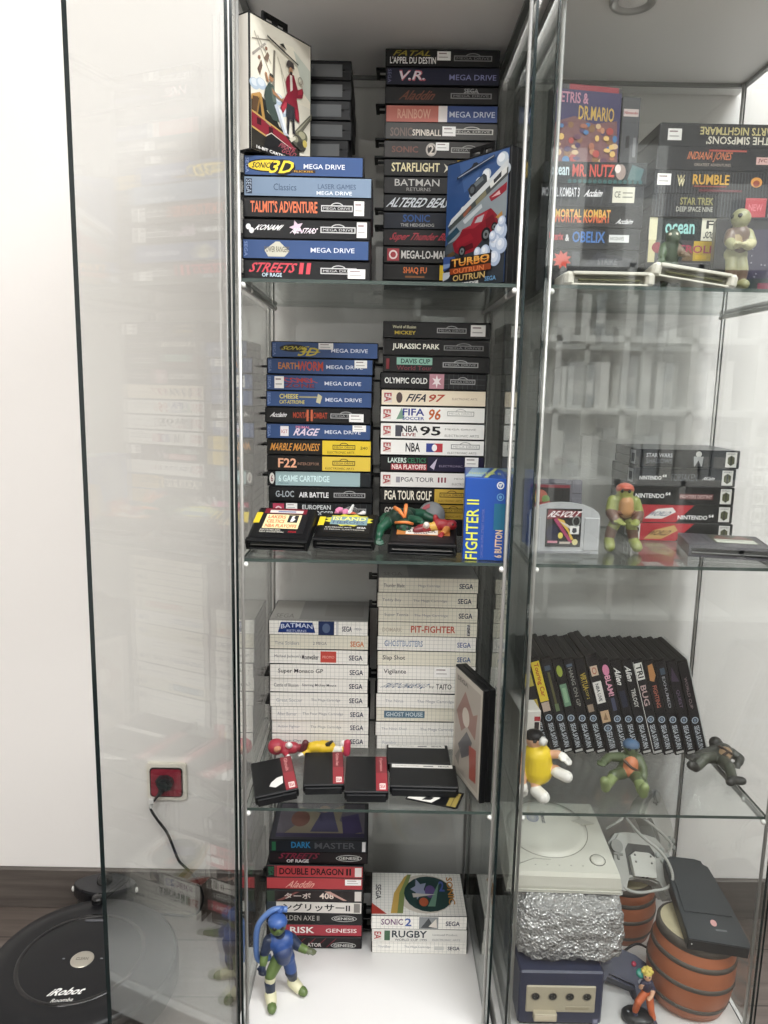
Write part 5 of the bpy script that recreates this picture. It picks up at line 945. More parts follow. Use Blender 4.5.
# ---------------------------------------------------------------- toy figures: one continuous body each
def capsule(bm, p0, r0, p1, r1):
    p0, p1 = Vector(p0), Vector(p1); d = p1 - p0; L = d.length
    if L < 1e-6: bmesh.ops.create_icosphere(bm, subdivisions=2, radius=r0, matrix=Matrix.Translation(p0)); return
    q = Vector((0, 0, 1)).rotation_difference(d).to_matrix().to_4x4()
    bmesh.ops.create_cone(bm, cap_ends=True, segments=24, radius1=r0, radius2=r1, depth=L, matrix=Matrix.Translation((p0 + p1) / 2) @ q)
    for p, r in ((p0, r0), (p1, r1)): bmesh.ops.create_icosphere(bm, subdivisions=3 if r > .009 else 2, radius=r, matrix=Matrix.Translation(p))
def body(name, segs, parent, vox=.0013, rough=.42):
    bm = bmesh.new()
    for s in segs: capsule(bm, *s[:4])
    me = bpy.data.meshes.new(name); bm.to_mesh(me); bm.free()
    o = bpy.data.objects.new(name, me); COL.objects.link(o)
    m = o.modifiers.new('r', 'REMESH'); m.mode = 'VOXEL'; m.voxel_size = vox
    m = o.modifiers.new('s', 'SMOOTH'); m.iterations = 3; m.factor = .5
    dg = bpy.context.evaluated_depsgraph_get(); me2 = bpy.data.meshes.new_from_object(o.evaluated_get(dg)); bpy.data.objects.remove(o); bpy.data.meshes.remove(me)
    cols = []
    for s in segs:
        if s[4] not in cols: cols.append(s[4])
    me2.materials.clear()
    for c in cols: me2.materials.append(mat(c, rough, .5))
    pre = [(Vector(s[0]), s[1], Vector(s[2]) - Vector(s[0]), s[3], cols.index(s[4])) for s in segs]
    idx = []
    for p in me2.polygons:
        best = 1e9; bi = 0; c = p.center
        for a, r0, d, r1, k in pre:
            l2 = d.length_squared; t = max(0, min(1, (c - a).dot(d) / l2)) if l2 > 1e-12 else 0
            e = (c - a - d * t).length - (r0 + (r1 - r0) * t)
            if e < best: best = e; bi = k
        idx.append(bi)
    me2.polygons.foreach_set('material_index', idx); me2.polygons.foreach_set('use_smooth', [True] * len(idx)); me2.name = name; me2.update()
    o = bpy.data.objects.new(name, me2); COL.objects.link(o); o.parent = parent
    return o
def hand(p, d, r, c):
    """palm with four fingers and a thumb curling along d"""
    p = Vector(p); d = Vector(d).normalized(); s = d.cross(Vector((0, 0, 1))); s = s.normalized() if s.length > .1 else Vector((1, 0, 0)); n = s.cross(d)
    out = [(p, r, p + d * r * .8, r * .95, c)]
    for k in range(4):
        a = p + d * r * 1.2 + s * r * (.62 * k - .93); L = r * (1.1, 1.3, 1.25, .95)[k]
        out.append((a, r * .36, a + d * L - n * L * .35, r * .3, c))
    a = p + s * r * .9; out.append((a, r * .38, a + d * r * .7 + s * r * .6, r * .32, c))
    return out
def eyes(h, r, look, c='#1c1c1e', w=.42):
    h = Vector(h); look = Vector(look).normalized(); s = look.cross(Vector((0, 0, 1))).normalized()
    return [(h + look * r * .84 + s * r * w * k + Vector((0, 0, r * .15)), r * .2, h + look * r * .84 + s * r * w * k + Vector((0, 0, r * .15)), r * .2, c) for k in (-1, 1)] + [(h + look * r * .98 - Vector((0, 0, r * .1)), r * .13, h + look * r * .9 - Vector((0, 0, r * .2)), r * .16, None)]
def face(segs, h, r, look, skin, c='#1c1c1e'):
    for s in eyes(h, r, look, c): segs.append(s if s[4] else (*s[:4], skin))
    return segs

def toy(label, segs, vox=.0013, group='small toy figures'):
    t = thing('toy_figure', label, 'toy figure', group=group)
    body('figure_body', segs, t, vox)
    z = sum(q[0][2] for q in segs) / len(segs); t.location.z = .0035 if z > 1.2 else .0045 if z > .85 else .005 if z > .44 else 0
    return t

# blue figure on the white base
B1, B2, G1, CR = '#2b4a86', '#202c44', '#5a6e3c', '#d2cfae'
h = (-.1535, .06, .2215)
sg = [(h, .0155, (h[0], .058, .217), .0135, G1), ((-.151, .062, .203), .009, (-.15, .064, .196), .011, B2), ((-.157, .064, .186), .016, (-.141, .066, .186), .016, B1), ((-.147, .064, .18), .0185, (-.144, .066, .162), .017, B1), ((-.1425, .056, .172), .0145, (-.1425, .056, .160), .012, '#39466a'), ((-.15, .065, .153), .0125, (-.137, .067, .153), .0125, B1),
      ((-.168, .06, .189), .0105, (-.175, .053, .172), .008, B2), ((-.175, .053, .17), .0075, (-.1755, .045, .159), .0068, G1), *hand((-.1765, .042, .1535), (-.02, -.4, -1), .0056, B2),
      ((-.131, .068, .186), .0105, (-.117, .064, .175), .008, B2), ((-.117, .064, .175), .0075, (-.105, .058, .1745), .0068, G1), *hand((-.1, .056, .1745), (1, -.4, .1), .0052, '#5a6048'),
      ((-.154, .062, .15), .0115, (-.165, .05, .131), .0095, G1), ((-.165, .05, .128), .0095, (-.165, .05, .124), .0095, CR), ((-.1655, .05, .118), .0095, (-.165, .051, .102), .0085, B2), ((-.1645, .05, .094), .0105, (-.1605, .035, .0895), .0088, CR), ((-.159, .028, .0885), .0085, (-.1585, .024, .0882), .0075, G1),
      ((-.137, .068, .15), .0115, (-.132, .07, .126), .0105, B1), ((-.132, .07, .122), .0105, (-.13, .076, .108), .009, B2), ((-.1295, .078, .095), .0105, (-.117, .068, .0895), .009, CR), ((-.111, .064, .0885), .0085, (-.1085, .062, .0882), .0075, G1)]
t = toy('blue and olive toy figure standing on the white cabinet floor', face(sg, h, .0155, (.25, -1, -.1), G1))
mb = MB(); mb.tube(bez([(-.139, .078, .236), (-.1643, .074, .2363), (-.1875, .07, .211), (-.1915, .068, .1722), (-.186, .066, .146), (-.166, .07, .15)]), .0052, mat('#5f7fb8', .3), 8); mb.build('strap', t)
mb = MB(); mb.ball((h[0], h[1] + .0012, h[2] + .0035), .0168, mat('#3a5c9c', .4), 18, (1, 1, .72)); mb.tube([(h[0] - .0, .07, h[2] + .012), (h[0] + .008, .077, h[2] + .02)], [.006, .0035], mat('#3a5c9c', .4), 8); mb.build('cap', t)

# two lying toys behind the red-striped cartridges
sg = [((-.172, .178, .4805), .0145, (-.17, .178, .4805), .0145, '#9c2c3c'), ((-.168, .165, .482), .0055, (-.165, .163, .484), .0045, '#c98a6a'), ((-.16, .18, .478), .0105, (-.14, .18, .478), .0105, '#a3303f'), ((-.148, .174, .486), .0055, (-.146, .166, .49), .005, '#e4e0dc'), ((-.14, .178, .478), .0065, (-.124, .176, .482), .0055, '#8c2a36'), ((-.122, .174, .478), .0062, (-.118, .172, .492), .0058, '#5c2a2e'), ((-.14, .186, .474), .0065, (-.122, .188, .472), .006, '#a3303f'), ((-.118, .188, .4735), .0065, (-.114, .186, .481), .0055, '#5c2a2e'), ((-.156, .172, .474), .005, (-.15, .164, .471), .0045, '#a3303f'), *hand((-.148, .162, .4705), (.4, -.6, 0), .0038, '#e4e0dc')]
toy('crimson toy figure lying down behind the red-striped cartridges', sg)
sg = [((-.107, .178, .4805), .0095, (-.098, .178, .482), .0105, '#d9b52c'), ((-.088, .18, .48), .0125, (-.075, .18, .48), .0115, '#d6b22a'), ((-.078, .172, .49), .004, (-.07, .168, .497), .0026, '#33302c'), ((-.068, .178, .477), .0075, (-.058, .176, .478), .0065, '#dcd8cc'), ((-.056, .18, .474), .0055, (-.046, .178, .478), .006, '#d6b22a'), ((-.044, .176, .472), .007, (-.0425, .176, .492), .006, '#b83a52'), ((-.048, .18, .488), .0055, (-.05, .18, .489), .0055, '#e6dedc'), ((-.112, .174, .475), .006, (-.12, .17, .4725), .005, '#d6b22a'), *hand((-.122, .168, .4715), (-1, -.2, 0), .0036, '#e4e0dc'), ((-.06, .186, .47), .0055, (-.048, .188, .47), .005, '#dcd8cc')]
toy('yellow toy figure lying down behind the red-striped cartridges', sg)

# toys around the orange-label cartridge
GR, GRD = '#1a4834', '#163024'
sg = [((.047, .105, .9025), .0125, (.047, .107, .9035), .012, GR), ((.042, .12, .906), .011, (.038, .138, .911), .018, GRD), ((.03, .14, .907), .016, (.05, .15, .909), .016, GRD), ((.048, .16, .911), .013, (.058, .168, .913), .012, GRD), ((.02, .13, .904), .01, (.009, .115, .897), .008, GR), ((.009, .115, .896), .008, (.006, .1, .8885), .0072, GR), *hand((.005, .094, .8845), (.3, -1, -.4), .006, GR), ((.06, .135, .908), .009, (.072, .124, .909), .0075, GR), *hand((.075, .119, .909), (.4, -1, -.1), .005, GR), ((.06, .168, .912), .01, (.08, .178, .912), .009, GR), ((.08, .178, .911), .0085, (.096, .172, .905), .0075, GR), ((.04, .165, .91), .01, (.018, .168, .906), .009, GR), ((.018, .168, .906), .0085, (.006, .156, .894), .0075, GR)]
t = toy('dark green toy figure sprawled face-down on a cartridge, orange ribbon', face(sg, (.047, .105, .9025), .0125, (0, -1, -.2), GR))
mb = MB(); OR = mat('#d87c3e', .45)
mb.tube(bez([(.0335, .108, .9085), (.04, .094, .9115), (.047, .0915, .9125), (.055, .094, .911), (.0605, .108, .907)]), .0026, OR, 6)
for a, b in (((.047, .1, .9185), (.031, .118, .932)), ((.048, .1, .9185), (.05, .118, .9365))): mb.tube([a, ((a[0] + b[0]) / 2, (a[1] + b[1]) / 2, (a[2] + b[2]) / 2 + .003), b], [.002, .0035, .0032], OR, 6)
mb.build('ribbon', t)
RD = '#94262c'
sg = [((.124, .098, .9085), .0085, (.123, .098, .909), .0085, RD), ((.113, .1, .908), .009, (.104, .1, .908), .0095, RD), ((.1, .102, .909), .006, (.097, .1, .921), .004, RD), ((.098, .1, .905), .0078, (.088, .096, .9045), .007, '#c9a04a'), ((.088, .096, .904), .0068, (.077, .092, .902), .006, RD), ((.075, .092, .9015), .0062, (.066, .09, .9), .0058, '#6c2028'), ((.115, .09, .902), .0055, (.109, .08, .898), .005, '#c98a4c'), *hand((.107, .077, .897), (-.5, -.8, -.2), .004, RD), ((.088, .106, .904), .0065, (.072, .108, .9), .006, RD), ((.082, .088, .909), .0052, (.082, .086, .91), .0052, '#d9d0c8')]
toy('red and gold toy figure lying across a cartridge', face(sg, (.124, .098, .9085), .0085, (.6, -1, .1), RD))
th = thing('toy_shield', 'grey rounded toy disc with a red crescent behind the lying toys', 'toy', (.0965, .185, .9135), (radians(74), 0, radians(-8)))
mb = MB(); mb.lathe([(0, -.002), (.022, -.002), (.0235, 0), (.022, .002), (0, .0025)], mat('#6f7072', .4), 32); mb.build('disc', th)
mb = MB(); mb.prism([(.0195 * cos(radians(a)), .0195 * sin(radians(a))) for a in range(100, 215, 8)] + [(.0125 * cos(radians(a)) - .001, .0125 * sin(radians(a))) for a in range(214, 99, -8)], .002, .0034, mat('#92303a', .4)); mb.build('crescent', th)
th = thing('toy_figure', 'small pink and white bird-like toy behind the spiky-label cartridge', 'toy figure', (-.047, .168, .9165))
PKc, WHc = mat('#d884a8', .45), mat('#e2dedb', .45)
sg = [((-.016, 0, -.004), .008, (-.014, 0, .004), .007, '#d884a8'), ((-.008, 0, -.005), .0065, (-.003, 0, .004), .0042, '#d884a8'), ((-.022, .001, -.008), .005, (-.012, .001, -.008), .006, '#cf7a9e'), ((.003, 0, .002), .0035, (.009, 0, .014), .0022, '#dfe2de'), ((.006, -.001, -.004), .0055, (.01, -.002, -.002), .0052, '#b5583c'), ((.0, 0, -.007), .005, (.014, 0, -.007), .005, '#3f6a58'), ((.017, -.002, -.005), .0045, (.027, -.003, .002), .004, '#e2dedb')]
body('figure_body', sg, th, .001)
for a, b in (((-.016, -.006, .0), (-.02, -.008, .008)), ((-.012, -.006, .002), (-.009, -.008, .011))): MB().tube([a, b], [.004, .001], PKc, 8).build('petal', th)

# olive figure standing by the black boxes
OL, TN, BR = '#7f8646', '#a87c50', '#5e4236'
h = (.4035, .113, .9665)
sg = [(h, .0135, (h[0], .112, .962), .012, '#8a8e48'), ((.404, .117, .951), .0165, (.4045, .117, .94), .0175, OL), ((.4045, .107, .948), .012, (.4045, .107, .936), .0125, TN), ((.395, .114, .929), .011, (.414, .114, .929), .011, BR), ((.386, .117, .951), .0088, (.381, .112, .934), .0078, OL), ((.381, .11, .932), .008, (.386, .1, .923), .0085, BR), *hand((.3885, .0965, .92), (.6, -1, -.1), .0058, OL), ((.422, .117, .95), .0088, (.4285, .113, .932), .0078, OL), ((.4285, .111, .93), .008, (.423, .103, .922), .0085, BR), *hand((.4205, .099, .919), (-.6, -1, -.1), .0058, OL),
      ((.396, .115, .924), .0105, (.386, .108, .907), .009, OL), ((.385, .108, .905), .0092, (.382, .108, .893), .0085, BR), ((.381, .107, .887), .0085, (.379, .095, .8785), .0088, OL), ((.413, .115, .924), .0105, (.4175, .109, .906), .009, OL), ((.4175, .109, .904), .0092, (.42, .108, .893), .0085, BR), ((.421, .107, .887), .0085, (.4235, .095, .8785), .0088, OL)]
t = toy('olive green toy figure with tan chest standing on the second shelf', face(sg, h, .0135, (-.2, -1, 0), '#8a8e48'))
mb = MB(); mb.lathe([(.0178, -.003), (.0188, -.0025), (.0188, .0025), (.0178, .003)], mat('#6a4030', .5), 28, Matrix.Translation((.4045, .114, .9325)) @ Matrix.Diagonal((1.0, .92, 1, 1))); mb.build('belt', t)
mb = MB(); mb.ball((h[0], h[1] + .001, h[2] + .0035), .0147, mat('#a8503c', .45), 16, (1, 1, .7)).box(h[0] - .0085, h[0] + .0055, h[1] - .0205, h[1] - .008, h[2] + .0055, h[2] + .0075, mat('#a8503c', .45), c=.0008); mb.build('cap', t)

# seated olive figure on the third shelf
OS, CH = '#525d42', '#bb7450'
h = (.4495, .122, .5195)
sg = [(h, .0135, (h[0], .12, .5155), .012, '#4f5c40'), ((.447, .122, .4985), .015, (.445, .118, .487), .0155, OS), ((.4465, .111, .496), .012, (.4445, .108, .485), .012, CH), ((.435, .115, .4785), .0115, (.453, .115, .4785), .0115, OS),
      ((.43, .12, .502), .0088, (.409, .112, .506), .0072, OS), ((.409, .112, .506), .0072, (.399, .102, .503), .0072, OS), *hand((.3965, .099, .502), (-.5, -.6, .2), .006, '#4f5c40'), ((.463, .12, .499), .0088, (.467, .106, .489), .0075, OS), ((.467, .106, .489), .0072, (.464, .094, .481), .007, OS), *hand((.463, .091, .479), (-.2, -1, -.4), .0056, OS),
      ((.434, .11, .478), .0108, (.411, .088, .485), .0092, OS), ((.411, .088, .483), .009, (.394, .07, .4765), .0085, '#7c8a5a'), ((.392, .066, .474), .0078, (.388, .062, .489), .0078, '#7c8a5a'), ((.453, .108, .477), .0108, (.451, .078, .481), .0092, OS), ((.451, .078, .48), .009, (.449, .056, .4755), .0085, '#7c8a5a'), ((.449, .05, .474), .0078, (.449, .046, .488), .0078, '#7c8a5a')]
t = toy('olive toy figure with orange chest sitting on the third shelf', face(sg, h, .0135, (-.1, -1, -.1), '#4f5c40'))
mb = MB(); mb.tube(bez([(.433, .107, .503), (.443, .0995, .495), (.454, .0995, .488), (.459, .106, .484)]), .0026, mat('#4c3a30', .5), 6); mb.build('strap', t)
mb = MB(); mb.ball((h[0], h[1] + .001, h[2] + .004), .0146, mat('#4a6482', .45), 16, (1, 1, .68)); mb.build('cap', t)

# dark figure on its back, third shelf
DK, DK2 = '#3a3d38', '#4c5046'
sg = [((.633, .2, .4905), .012, (.632, .2, .4925), .0115, '#2c2d2a'), ((.642, .186, .481), .0165, (.634, .178, .4775), .016, DK), ((.638, .171, .487), .0115, (.634, .168, .482), .011, '#a08668'), ((.622, .174, .4775), .0115, (.63, .166, .4775), .0115, DK), ((.624, .186, .485), .0088, (.598, .168, .4875), .0078, DK), ((.598, .168, .4875), .0078, (.577, .152, .4885), .0078, '#33352f'), *hand((.571, .148, .4895), (-1, -.3, .3), .0062, '#2c2d2a'), ((.656, .186, .4805), .0092, (.668, .176, .4745), .0078, DK), ((.668, .176, .4745), .0078, (.66, .163, .4735), .0072, '#2c2d2a'), *hand((.656, .159, .473), (-.6, -.8, 0), .0054, '#2c2d2a'),
      ((.617, .172, .478), .011, (.591, .15, .487), .0095, DK2), ((.591, .15, .485), .0092, (.575, .142, .4745), .0085, DK2), ((.573, .14, .474), .008, (.562, .136, .481), .0078, '#2c2d2a'), ((.63, .16, .4775), .011, (.626, .128, .4825), .0095, DK2), ((.626, .128, .481), .0092, (.622, .107, .4745), .0085, DK2), ((.622, .102, .4735), .008, (.612, .094, .4735), .0075, '#2c2d2a'), ((.624, .1, .4735), .0075, (.634, .096, .4745), .0072, '#2c2d2a')]
t = toy('dark grey toy figure lying back with legs spread, third shelf', sg)
mb = MB(); mb.tube(bez([(.628, .178, .497), (.637, .164, .4945), (.645, .162, .49)]), .0024, mat('#3a2c26', .5), 6); mb.tube(bez([(.648, .178, .4945), (.637, .163, .4925), (.628, .16, .488)]), .0024, mat('#3a2c26', .5), 6); mb.build('chest_straps', t)

# yellow doll
YL, PK, WT = '#e2c52a', '#d8a888', '#e6e4de'
sg = [((.276, .064, .507), .0255, (.2745, .064, .53), .0235, YL), ((.269, .066, .5575), .0145, (.269, .066, .5605), .0135, PK), ((.26, .066, .498), .013, (.285, .066, .493), .012, '#a82c34'), ((.2695, .056, .497), .0088, (.272, .05, .483), .0078, PK), ((.273, .047, .4775), .0105, (.281, .032, .4755), .0105, WT), ((.29, .06, .506), .0088, (.3035, .05, .514), .0078, PK), ((.3045, .046, .5115), .0092, (.318, .036, .5095), .0095, WT), ((.293, .062, .534), .0075, (.306, .053, .5395), .0068, PK), *hand((.311, .05, .538), (1, -.6, -.5), .0072, WT), ((.255, .062, .534), .0075, (.2475, .058, .513), .0068, PK), ((.2475, .058, .513), .0068, (.25, .05, .492), .0065, PK), *hand((.2508, .048, .4855), (.1, -.2, -1), .0072, WT)]
t = toy('yellow-bodied toy doll with white gloves and shoes', face(sg, (.269, .066, .559), .0145, (.3, -1, 0), PK))
mb = MB(); mb.ball((.269, .0675, .5635), .0158, BLACK, 16, (1, 1, .7)).tube([(.277, .052, .563), (.283, .046, .562)], [.008, .006], mat('#d9d7d2', .45), 8); mb.build('cap', t)

# top-shelf figures
sg = [((.43, .063, 1.3525), .0105, (.43, .061, 1.35), .0098, '#3c4c3a'), ((.4285, .067, 1.337), .0125, (.429, .068, 1.325), .0125, '#32402f'), ((.419, .066, 1.338), .0065, (.4145, .06, 1.325), .0058, '#46583f'), *hand((.414, .056, 1.319), (.1, -.6, -1), .0046, '#46583f'), ((.4375, .066, 1.338), .0065, (.443, .058, 1.329), .0058, '#6a5a48'), *hand((.4445, .054, 1.326), (.3, -1, -.2), .0046, '#6a5a48'), ((.424, .068, 1.318), .0075, (.422, .062, 1.3), .0068, '#3c4c3a'), ((.422, .062, 1.3), .0068, (.4225, .064, 1.285), .0065, '#4c4438'), ((.4225, .062, 1.281), .0068, (.4215, .054, 1.2797), .0065, '#3c4c3a'), ((.434, .068, 1.318), .0075, (.436, .061, 1.3), .0068, '#3c4c3a'), ((.436, .061, 1.3), .0068, (.4355, .064, 1.285), .0065, '#4c4438'), ((.4355, .062, 1.281), .0068, (.437, .054, 1.2797), .0065, '#3c4c3a')]
toy('dark green toy figure standing behind the tilted pale cartridge', face(sg, (.43, .063, 1.3525), .0105, (-.3, -1, 0), '#3c4c3a', '#d0c8b8'))
TG, TB = '#8c8c68', '#5f4c40'
h = (.5125, .03, 1.3725)
sg = [(h, .0135, (h[0] - .002, .028, 1.3695), .0115, TG), ((.513, .033, 1.349), .0155, (.5125, .034, 1.334), .0145, TB), ((.5095, .027, 1.346), .009, (.5095, .027, 1.336), .009, '#9a8a68'), ((.504, .033, 1.324), .0098, (.518, .033, 1.324), .0098, TG), ((.5005, .031, 1.352), .0078, (.4955, .024, 1.34), .007, TB), ((.4955, .024, 1.34), .007, (.4985, .017, 1.333), .0068, TG), *hand((.5005, .014, 1.333), (.8, -.6, .3), .005, '#b0ac86'), ((.5245, .031, 1.352), .0082, (.528, .024, 1.338), .0072, TG), ((.528, .024, 1.338), .0072, (.52, .015, 1.333), .0068, '#b0ac86'), *hand((.516, .012, 1.333), (-1, -.3, .1), .005, '#b0ac86'), ((.506, .033, 1.32), .009, (.5045, .028, 1.302), .0082, TG), ((.5045, .028, 1.302), .0082, (.505, .031, 1.286), .0078, TB), ((.505, .029, 1.2815), .0078, (.503, .02, 1.2808), .0075, TG), ((.518, .033, 1.32), .009, (.5205, .028, 1.302), .0082, TG), ((.5205, .028, 1.302), .0082, (.52, .031, 1.286), .0078, TB), ((.52, .029, 1.2815), .0078, (.5215, .02, 1.2808), .0075, TG)]
toy('tan and brown toy figure standing before the purple starry box', face(sg, h, .0135, (-.9, -.6, -.1), TG))

# small figure with orange trousers
h = (.4715, .024, .1655)
sg = [(h, .0075, (h[0], .023, .163), .0068, '#d8a888'), ((.472, .026, .15), .0075, (.473, .027, .14), .0078, '#34344a'), ((.4655, .025, .151), .004, (.459, .018, .148), .0036, '#34344a'), ((.459, .018, .148), .0035, (.4575, .012, .153), .0033, '#d8a888'), *hand((.4575, .0105, .1555), (0, -.4, 1), .0028, '#d8a888'), ((.479, .026, .15), .0042, (.4835, .022, .139), .0038, '#34344a'), ((.4835, .022, .139), .0035, (.477, .014, .134), .0033, '#d8a888'), *hand((.475, .012, .133), (-.8, -.4, 0), .0028, '#d8a888'),
      ((.471, .027, .13), .0072, (.477, .027, .13), .0072, '#c8663c'), ((.469, .025, .128), .0068, (.456, .014, .124), .006, '#c8663c'), ((.456, .014, .124), .006, (.4535, .018, .104), .0052, '#c8663c'), ((.4535, .018, .102), .0045, (.4525, .012, .0846), .0042, '#34344a'), ((.478, .026, .126), .0068, (.4795, .018, .108), .006, '#c8663c'), ((.4795, .018, .106), .0055, (.484, .016, .092), .0048, '#c8663c'), ((.484, .015, .0875), .0045, (.486, .007, .0845), .0042, '#34344a')]
t = toy('small toy figure with tufted yellow hair and orange trousers', face(sg, h, .0075, (-.3, -1, 0), '#d8a888'), .0009)
mb = MB(); HY = mat('#d8c464', .5); hc = Vector((h[0], h[1] + .001, h[2] + .003)); mb.ball(hc, .008, HY, 12, (1, 1, .85))
for k in range(13):
    a = 2.4 * k; z = .1 + .9 * (k / 12); d = Vector((cos(a) * sqrt(max(0, 1 - z * z)), sin(a) * sqrt(max(0, 1 - z * z)) * .8 + .15, z)); mb.tube([hc + d * .005, hc + d * .0095, hc + d * .0108], [.0036, .0031, .0016], HY, 8)
mb.build('hair', t)

# ---------------------------------------------------------------- floor and wall things beside the cabinet
RB = mat('#0e0f12', .22, .4); RB2 = mat('#101114', .34, .3); RING = mat('#0e0e10', .12, .5)
th = thing('robot_vacuum', 'round black robot vacuum on the wooden floor beside the open door', 'robot vacuum', (-.523, .135, 0), (0, 0, radians(2)))
mb = MB(); mb.lathe([(0, .012), (.15, .012), (.166, .022), (.169, .03), (.169, .07), (.166, .08), (.16, .0865), (.13, .0885), (.113, .0887)], RB2, 72); mb.build('casing', th)
mb = MB(); mb.lathe([(.1695, .026), (.1715, .032), (.1715, .066), (.169, .076), (.165, .0795)], RB, 72); mb.build('bumper', th)
mb = MB(); mb.lathe([(.113, .0885), (.112, .0902), (.107, .0905), (.105, .089)], RING, 72); mb.build('carry_ring', th)
mb = MB(); mb.lathe([(.105, .0888), (.1, .0898), (.05, .0902), (0, .0902)], RB2, 64); mb.build('top_plate', th)
mb = MB(); Mb = Matrix.Translation((.004, -.008, .0902)); mb.lathe([(0, .0014), (.017, .0014), (.0195, .0008), (.021, -.0004)], mat('#c3bfb4', .28, .5, metal=.9), 36, Mb); mb.build('clean_button', th)
mb = MB(); f = Face(mb, (.004 - .011, -.0115, .0917), (.022, 0, 0), (0, .007, 0), (0, 0, 1)); f.h = .0001; f.t('CLEAN', 0, 1, 0, 1, '#77736a', .03)
mb.build('button_lettering', th); mb = MB(); f = Face(mb, (-.022, -.092, .0903), (.056, .004, 0), (-.001, .016, 0), (0, 0, 1)); f.h = .0001; f.t('iRobot', 0, 1, 0, 1, '#e6e6e4', .05, .2); f = Face(mb, (-.014, -.106, .0903), (.036, .003, 0), (-.001, .008, 0), (0, 0, 1)); f.h = .0001; f.t('Roomba', 0, 1, 0, 1, '#c9c9c6', .03, .1)
mb.build('maker_lettering', th)
mb = MB(); mb.lathe([(.0125, .082), (.0125, .097), (.0105, .1005), (0, .1015)], RING, 24, Matrix.Translation((-.02, .15, 0))); mb.build('sensor_dome', th)
for s in (-1, 1): MB().ball((.004 + s * .034, -.006, .0902), .0022, mat('#77787c', .2), 8, (1.3, .8, .4)).build('indicator', th)
mb = MB(); mb.box(-.025, .01, .09, .096, .0895, .0908, mat('#4c4d52', .2)); mb.build('handle_notch', th)
for s in (-1, 1): MB().lathe([(0, -.012), (.026, -.012), (.03, -.006), (.03, .006), (.026, .012), (0, .012)], BLACKR, 24, Matrix.Translation((s * .11, 0, .03)) @ Matrix.Rotation(pi / 2, 4, 'Y')).build('wheel', th)

th = thing('charging_dock', 'small dark glossy charging dock against the wooden skirting', 'dock', (-.556, .344, 0))
ov = [(.066 * cos(a) * (1 if abs(cos(a)) < .99 else 1), .03 * sin(a) * (1 - .18 * cos(2 * a))) for a in [2 * pi * k / 36 for k in range(36)]]
mb = MB(); mb.prism([(x * .9, y * .95) for x, y in ov], 0, .062, mat('#1c1c1f', .3)).prism(ov, .062, .082, mat('#18181a', .18, .4)).prism([(x * .96, y * .92) for x, y in ov], .082, .088, mat('#2c2c2e', .15, .4)); mb.build('casing', th)
mb = MB(); mb.lathe([(.016, .088), (.014, .097), (.008, .1015), (0, .102)], RING, 24, Matrix.Translation((-.002, .004, 0))); mb.build('sensor_dome', th)
for s in (-1, 1): MB().ball((s * .0665, -.002, .074), .005, mat('#dcdcd8', .3), 10, (.7, .8, 1.2)).build('end_cap', th)

SX, SZ = -.4315, .298
th = thing('wall_socket', 'white square wall socket with a dark red plate', 'socket', (SX, WY, SZ))
def rrect(w, h, r, n=6): return [(sx * (w / 2 - r) + r * cos(a0 + k * pi / 2 / n), sy * (h / 2 - r) + r * sin(a0 + k * pi / 2 / n)) for sx, sy, a0 in ((1, 1, 0), (-1, 1, pi / 2), (-1, -1, pi), (1, -1, 1.5 * pi)) for k in range(n + 1)]
FW = lambda x, y, hh: (x, -hh, y)
mb = MB(); mb.prism(rrect(.084, .084, .008), .0, .007, mat('#e4dfd3', .4), FW).prism(rrect(.081, .081, .008), .007, .0095, mat('#e4dfd3', .4), FW); mb.build('frame', th)
mb = MB(); mb.prism(rrect(.069, .066, .008), .0094, .0112, mat('#1a1416', .35), FW); mb.build('border', th)
mb = MB(); mb.prism(rrect(.0635, .0605, .006), .011, .0124, mat('#8c2436', .35), FW); mb.build('plate', th)
th = thing('power_plug', 'black plug in the red socket with a black cord hanging down', 'plug', (SX, WY - .0124, SZ))
mb = MB(); mb.prism([(-.018, .012), (-.013, .017), (.004, .018), (.014, .012), (.017, .002), (.012, -.008), (.0, -.012), (-.008, -.022), (-.015, -.02), (-.012, -.008), (-.016, .0)], 0, .014, mat('#14171b', .4), FW).prism([(-.012, .008), (-.008, .012), (.004, .013), (.01, .006), (.006, -.006), (-.006, -.008)], .014, .02, mat('#14171b', .4), FW); mb.build('plug_body', th)
mb = MB(); mb.tube(bez([(-.008, -.012, -.014), (-.02, -.014, -.03), (-.029, -.0095, -.044), (-.0315, -.006, -.058), (-.021, -.004, -.08), (-.002, -.004, -.108), (.008, -.004, -.132), (.0225, -.004, -.174), (.034, -.006, -.187), (.06, -.016, -.206), (.078, -.02, -.25), (.062, -.02, -.29), (.02, -.02, -.2945), (-.05, -.012, -.2945)]), .0028, mat('#1c1c1e', .5), 8); mb.build('cord', th)
mb = MB(); mb.box(-.033, -.022, -.0165, -.007, -.04, -.029, mat('#dcdcda', .4), c=.001).box(-.0325, -.0265, -.013, -.0075, -.052, -.04, mat('#dcdcda', .4), c=.0008); mb.build('cord_tag', th)

